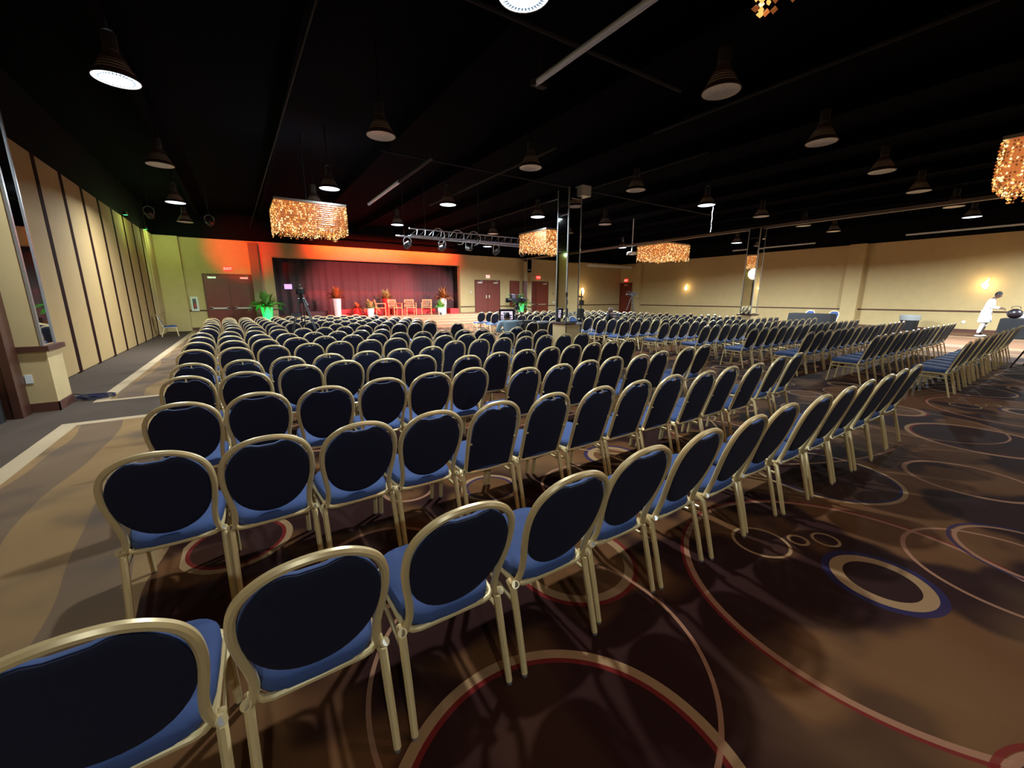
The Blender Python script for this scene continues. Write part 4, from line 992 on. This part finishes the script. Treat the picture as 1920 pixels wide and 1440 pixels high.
b = MB(); b.rbox(-0.13, 0.02, -0.06, 0.05, 0.88, 0.93, M_alu, 0.01); b.build('tray', t, smooth=False)
b = MB(); b.tube([(-0.12, 0, 1.62), (0.05, 0, 1.60)], 0.018, M_dark, 8); b.rbox(-0.04, 0.06, -0.05, 0.05, 1.40, 1.52, M_dark, 0.01); b.build('clamp', t)
b = MB(); b.tube([(7.05, 8.05, 0.01), (7.05, 8.05, 1.62)], 0.010, M_dark, 6); b.lathe([(0.001, 0), (0.14, 0), (0.14, 0.012), (0.02, 0.03)], M_dark, 16, c=(7.05, 8.05, 0)); b.lathe([(0.001, 0), (0.022, 0), (0.03, 0.10), (0.001, 0.13)], M_dark, 10, c=(7.05, 8.05, 1.6))
tag(b.build('microphone_stand'), 'thin straight black stand at the left edge of the central column', 'stand')
b = MB()
for f in ((14.55, 1.22, 0.0), (15.5, 1.1, 0.0), (15.3, 0.3, 0.0)): b.tube([(15.25, 0.80, 1.30), f], 0.016, M_dark, 6)
b.box(15.15, 15.35, 0.70, 0.90, 1.28, 1.34, M_dark)
tag(b.build('display_easel'), 'black easel whose thin leg shows at right edge of the photo', 'easel')
# bin
t = thing('waste_bin', 'black waste bin with a pale plastic bag against the right wall', 'bin', (27.1, 5.7, 0))
b = MB(); b.lathe([(0.001, 0), (0.30, 0), (0.36, 0.62), (0.37, 0.62)], M_dark, 20); b.build('bin_body', t)
b = MB(); pr = [(0.372, 0.50), (0.385, 0.56), (0.39, 0.70), (0.36, 0.74), (0.34, 0.60)]
b.lathe(pr, M_bag, 20, cap=False); b.build('bin_liner', t)
# things on the right table
t = thing('round_bag', 'round dark bag on the black table beside the person in white', 'bag', (25.0, 2.32, 0.78))
b = MB(); b.ball((0, 0, 0.19), 0.19, 0.21, 0.19, mat('plum_bag', (0.014, 0.008, 0.012), 0.35), 18, 12); b.build('bag_body', t)
b = MB(); b.tube(catmull([(0, -0.12, 0.38), (0, -0.08, 0.46), (0, 0.08, 0.46), (0, 0.12, 0.38)], 5), 0.012, M_dark, 6); b.build('handle', t)
b = MB(); b.rbox(25.0, 25.35, 1.1, 1.6, 0.78, 0.80, M_wcloth, 0.005); tag(b.build('paper_stack', smooth=False), 'white papers lying on the black table by the seated person', 'papers')
# ------------------------------------------------------------------ people
def skin_part(name, joints, edges, m, parent, sub=2, extra=None, root=0):
    me = bpy.data.meshes.new(name); me.from_pydata([j[:3] for j in joints], edges, []); me.update()
    o = bpy.data.objects.new(name, me); COL.objects.link(o)
    md = o.modifiers.new('skin', 'SKIN'); md.use_smooth_shade = True
    sv = me.skin_vertices[0].data
    for i, j in enumerate(joints):
        r = j[3]; sv[i].radius = (r, j[4] if len(j) > 4 else r); sv[i].use_root = (i == root)
    s = o.modifiers.new('sub', 'SUBSURF'); s.levels = sub; s.render_levels = sub
    dg = bpy.context.evaluated_depsgraph_get(); dg.update()
    nm = bpy.data.meshes.new_from_object(o.evaluated_get(dg)); bpy.data.objects.remove(o)
    vs = [tuple(v.co) for v in nm.vertices]; fs = [tuple(p.vertices) for p in nm.polygons]; bpy.data.meshes.remove(nm)
    b = MB(); b.add(vs, fs, m)
    if extra: extra(b)
    r = b.build(name, parent)
    return r
def hand(J, E, wrist, d, side, up):
    """five finger chains rooted in the palm; d = pointing direction, side = towards the thumb, up = back of the hand"""
    d, side, up = Vector(d).normalized(), Vector(side).normalized(), Vector(up).normalized(); w = Vector(J[wrist][:3])
    p = w+d*0.05; J.append((*p, 0.028, 0.028)); pi_ = len(J)-1; E.append((wrist, pi_))
    for k, (off, ln) in enumerate(((0.030, .068), (0.010, .078), (-0.010, .072), (-0.030, .056))):
        a = p+d*0.035+side*off; J.append((*a, 0.010)); i0 = len(J)-1; E.append((pi_, i0))
        bq = a+d*ln*0.5-up*0.010; J.append((*bq, 0.0085)); c = bq+d*ln*0.35-up*0.028; J.append((*c, 0.0075)); E += [(i0, i0+1), (i0+1, i0+2)]
    a = w+d*0.025+side*0.035-up*0.005; J.append((*a, 0.012)); i0 = len(J)-1; E.append((pi_, i0)); c = a+d*0.035+side*0.022-up*0.012; J.append((*c, 0.009)); E.append((i0, i0+1))
def person(label, loc, rz, pose, skinm, shirtm, trouserm, hair, S_=1.0, group=None, sleeves=True, shoem=None):
    t = thing('person', label, 'person', loc, rz)
    P = {k: Vector(v)*S_ for k, v in pose.items()}
    names = ['pelvis', 'belly', 'chest', 'neck', 'head0']; J = []; E = []
    R = {'pelvis': (.13, .10), 'belly': (.13, .10), 'chest': (.145, .11), 'neck': (.055, .055), 'head0': (.06, .065)}
    idx = {}
    for n in names: idx[n] = len(J); J.append((*P[n], *R[n]))
    E += [(0, 1), (1, 2), (2, 3), (3, 4)]
    for s in ('l', 'r'):
        sg = -1 if s == 'l' else 1; prev = idx['chest']
        for n, r in (('shoulder', .062), ('elbow', .044), ('wrist', .028)):
            J.append((*P[n+'_'+s], r)); E.append((prev, len(J)-1)); prev = len(J)-1
        d = P['wrist_'+s]-P['elbow_'+s]; hand(J, E, prev, d+Vector((0, 0.05, -0.05)), (-sg, 0, 0.1), (0, 0, 1))
        prev = idx['pelvis']
        for n, r in (('hip', .088), ('knee', .056), ('ankle', .040), ('toe', .034)):
            J.append((*P[n+'_'+s], r)); E.append((prev, len(J)-1)); prev = len(J)-1
    h = P['head']; f = (h-P['head0']).normalized()
    face = Vector(pose.get('look', (0, 1, 0))).normalized(); q = face.to_track_quat('Y', 'Z').to_matrix().to_4x4(); q.translation = h
    def head(b):
        b.ball((0, 0, 0), 0.076, 0.095, 0.115, skinm, 20, 14, q); b.ball((0, 0.045, -0.06), 0.05, 0.05, 0.055, skinm, 14, 8, q)
        b.tube([(0, 0.09, 0.015), (0, 0.115, -0.025), (0, 0.095, -0.035)], 0.013, skinm, 8, M=q, rs=[.008, .015, .01])
        for s in (-1, 1):
            b.ball((s*0.078, 0.0, -0.01), 0.012, 0.02, 0.032, skinm, 10, 6, q)
            b.ball((s*0.032, 0.083, 0.012), 0.013, 0.008, 0.009, M_wcloth, 8, 6, q); b.ball((s*0.032, 0.089, 0.012), 0.006, 0.004, 0.006, M_hair, 8, 6, q)
            b.tube([(s*0.018, 0.092, 0.034), (s*0.048, 0.084, 0.036)], 0.005, M_hair, 5, M=q)
        b.tube([(-0.024, 0.092, -0.062), (0, 0.098, -0.064), (0.024, 0.092, -0.062)], 0.006, mat('lips', (0.14, 0.035, 0.03), .5), 6, M=q)
    skin_part('body', J, E, skinm, t, 2, head)
    # shirt
    J = []; E = []
    for n, a, c in (('pelvis', .165, .135), ('belly', .165, .135), ('chest', .175, .135), ('neck', .075, .07)): J.append((*(P[n] if n != 'neck' else P['chest'].lerp(P['neck'], .72)), a, c))
    E = [(0, 1), (1, 2), (2, 3)]
    for s in ('l', 'r'):
        prev = 2; pts = [(P['shoulder_'+s], .085), (P['elbow_'+s], .062)]
        if sleeves: pts.append((P['elbow_'+s].lerp(P['wrist_'+s], .85), .045))
        else: pts[1] = (P['shoulder_'+s].lerp(P['elbow_'+s], .7), .07)
        for p, r in pts: J.append((*p, r)); E.append((prev, len(J)-1)); prev = len(J)-1
    skin_part('shirt', J, E, shirtm, t, 2)
    J = [(*(P['pelvis']+Vector((0, 0, 0.03))), .155, .125)]; E = []
    for s in ('l', 'r'):
        prev = 0
        for p, r in ((P['hip_'+s], .105), (P['knee_'+s], .075), (P['knee_'+s].lerp(P['ankle_'+s], .9), .062)): J.append((*p, r)); E.append((prev, len(J)-1)); prev = len(J)-1
    skin_part('trousers', J, E, trouserm, t, 2)
    for s in ('l', 'r'):
        a, tt = P['ankle_'+s], P['toe_'+s]; dd = (tt-a); dd.z = 0; dd = dd.normalized(); Mx = Matrix.Translation((a.x, a.y, 0)) @ dd.to_track_quat('Y', 'Z').to_matrix().to_4x4()
        b = MB(); b.ball((0, 0.07, 0.045), 0.048, 0.14, 0.045, shoem or M_dark, 14, 8, Mx); b.build('shoe', t)
    if hair:
        b = MB()
        b.ball((0, -0.014, 0.022), 0.084, 0.098, 0.112, M_hair, 18, 12, q) if hair == 'short' else b.ball((0, -0.02, 0.01), 0.088, 0.10, 0.125, M_hair, 18, 12, q)
        b.v = [v for v in b.v]; b.build('hair', t)
    return t
stand = dict(pelvis=(0, 0, .95), belly=(0, .03, 1.12), chest=(0, .07, 1.34), neck=(0, .14, 1.50), head0=(0, .17, 1.56), head=(0, .22, 1.64), look=(0, 1, -0.55),
    shoulder_l=(-.19, .09, 1.43), elbow_l=(-.25, .14, 1.16), wrist_l=(-.13, .37, 1.14), shoulder_r=(.19, .09, 1.43), elbow_r=(.25, .14, 1.16), wrist_r=(.12, .37, 1.12),
    hip_l=(-.10, 0, .88), knee_l=(-.11, .04, .49), ankle_l=(-.12, -.04, .09), toe_l=(-.14, .12, .035), hip_r=(.10, 0, .88), knee_r=(.11, .02, .49), ankle_r=(.12, -.08, .09), toe_r=(.14, .08, .035))
sit = dict(pelvis=(0, 0, .55), belly=(0, .02, .70), chest=(0, .08, .88), neck=(0, .15, 1.02), head0=(0, .18, 1.07), head=(0, .22, 1.13), look=(0, 1, -0.3),
    shoulder_l=(-.19, .10, .97), elbow_l=(-.27, .18, .73), wrist_l=(-.12, .40, .74), shoulder_r=(.19, .10, .97), elbow_r=(.27, .18, .73), wrist_r=(.12, .40, .74),
    hip_l=(-.10, .03, .52), knee_l=(-.14, .44, .50), ankle_l=(-.14, .46, .10), toe_l=(-.15, .62, .035), hip_r=(.10, .03, .52), knee_r=(.14, .44, .50), ankle_r=(.14, .46, .10), toe_r=(.15, .62, .035))
pw = person('person in white tunic standing bent over the black table by right wall', (25.25, 3.10, 0), pi, stand, M_skin, M_wcloth, M_wcloth, 'short', 1.03, shoem=M_white)
b = MB(); b.lathe([(0.175, 1.10), (0.20, 0.95), (0.225, 0.75), (0.24, 0.60), (0.235, 0.595), (0.17, 0.9)], M_wcloth, 20, c=(0, 0.02, 0), cap=False, M=Matrix.Diagonal((1, .82, 1, 1))); b.build('tunic_skirt', pw)
person('seated person in white top behind the black table at the right edge', (26.55, 1.95, 0), pi/2, {**sit, 'look': (0.2, 1, -0.4)}, M_skin2, M_wcloth, M_kcloth, 'short', 1.08)
op = dict(sit); op.update(chest=(0, .10, .86), neck=(0, .20, .98), head0=(0, .25, 1.02), head=(-.02, .31, 1.07), look=(0, 1, -0.5), shoulder_l=(-.23, .12, .94), shoulder_r=(.23, .12, .94), elbow_l=(-.31, .20, .70), elbow_r=(.31, .20, .70))
person('seated operator in pale blue-grey shirt, back to the camera, before the monitor', (5.86, 8.90, 0), -0.35, op, M_skin2, M_bcloth, M_kcloth, 'short', 1.0)
person('seated bald person in dark clothes among the right block chairs', (10.37, 9.36, 0), 0, {**sit}, M_skin, M_kcloth, M_kcloth, None, 1.03)
def stool(x, y, rz, lab, z=0.44):
    t = thing('folding_seat', lab, 'chair', (x, y, 0), rz)
    b = MB(); b.rbox(-0.2, 0.2, -0.2, 0.2, z-0.04, z, M_dark, 0.01); b.build('seat', t, smooth=False)
    for sx in (-1, 1):
        for sy in (-1, 1):
            b = MB(); b.tube([(sx*.17, sy*.17, z-.04), (sx*.19, sy*.19, 0)], 0.012, M_dark, 6); b.build('leg', t)
stool(5.86, 8.90, -0.35, 'low black seat under the operator in the blue-grey shirt', 0.42)
stool(26.55, 1.95, pi/2, 'low black seat under the seated person in white', 0.44)
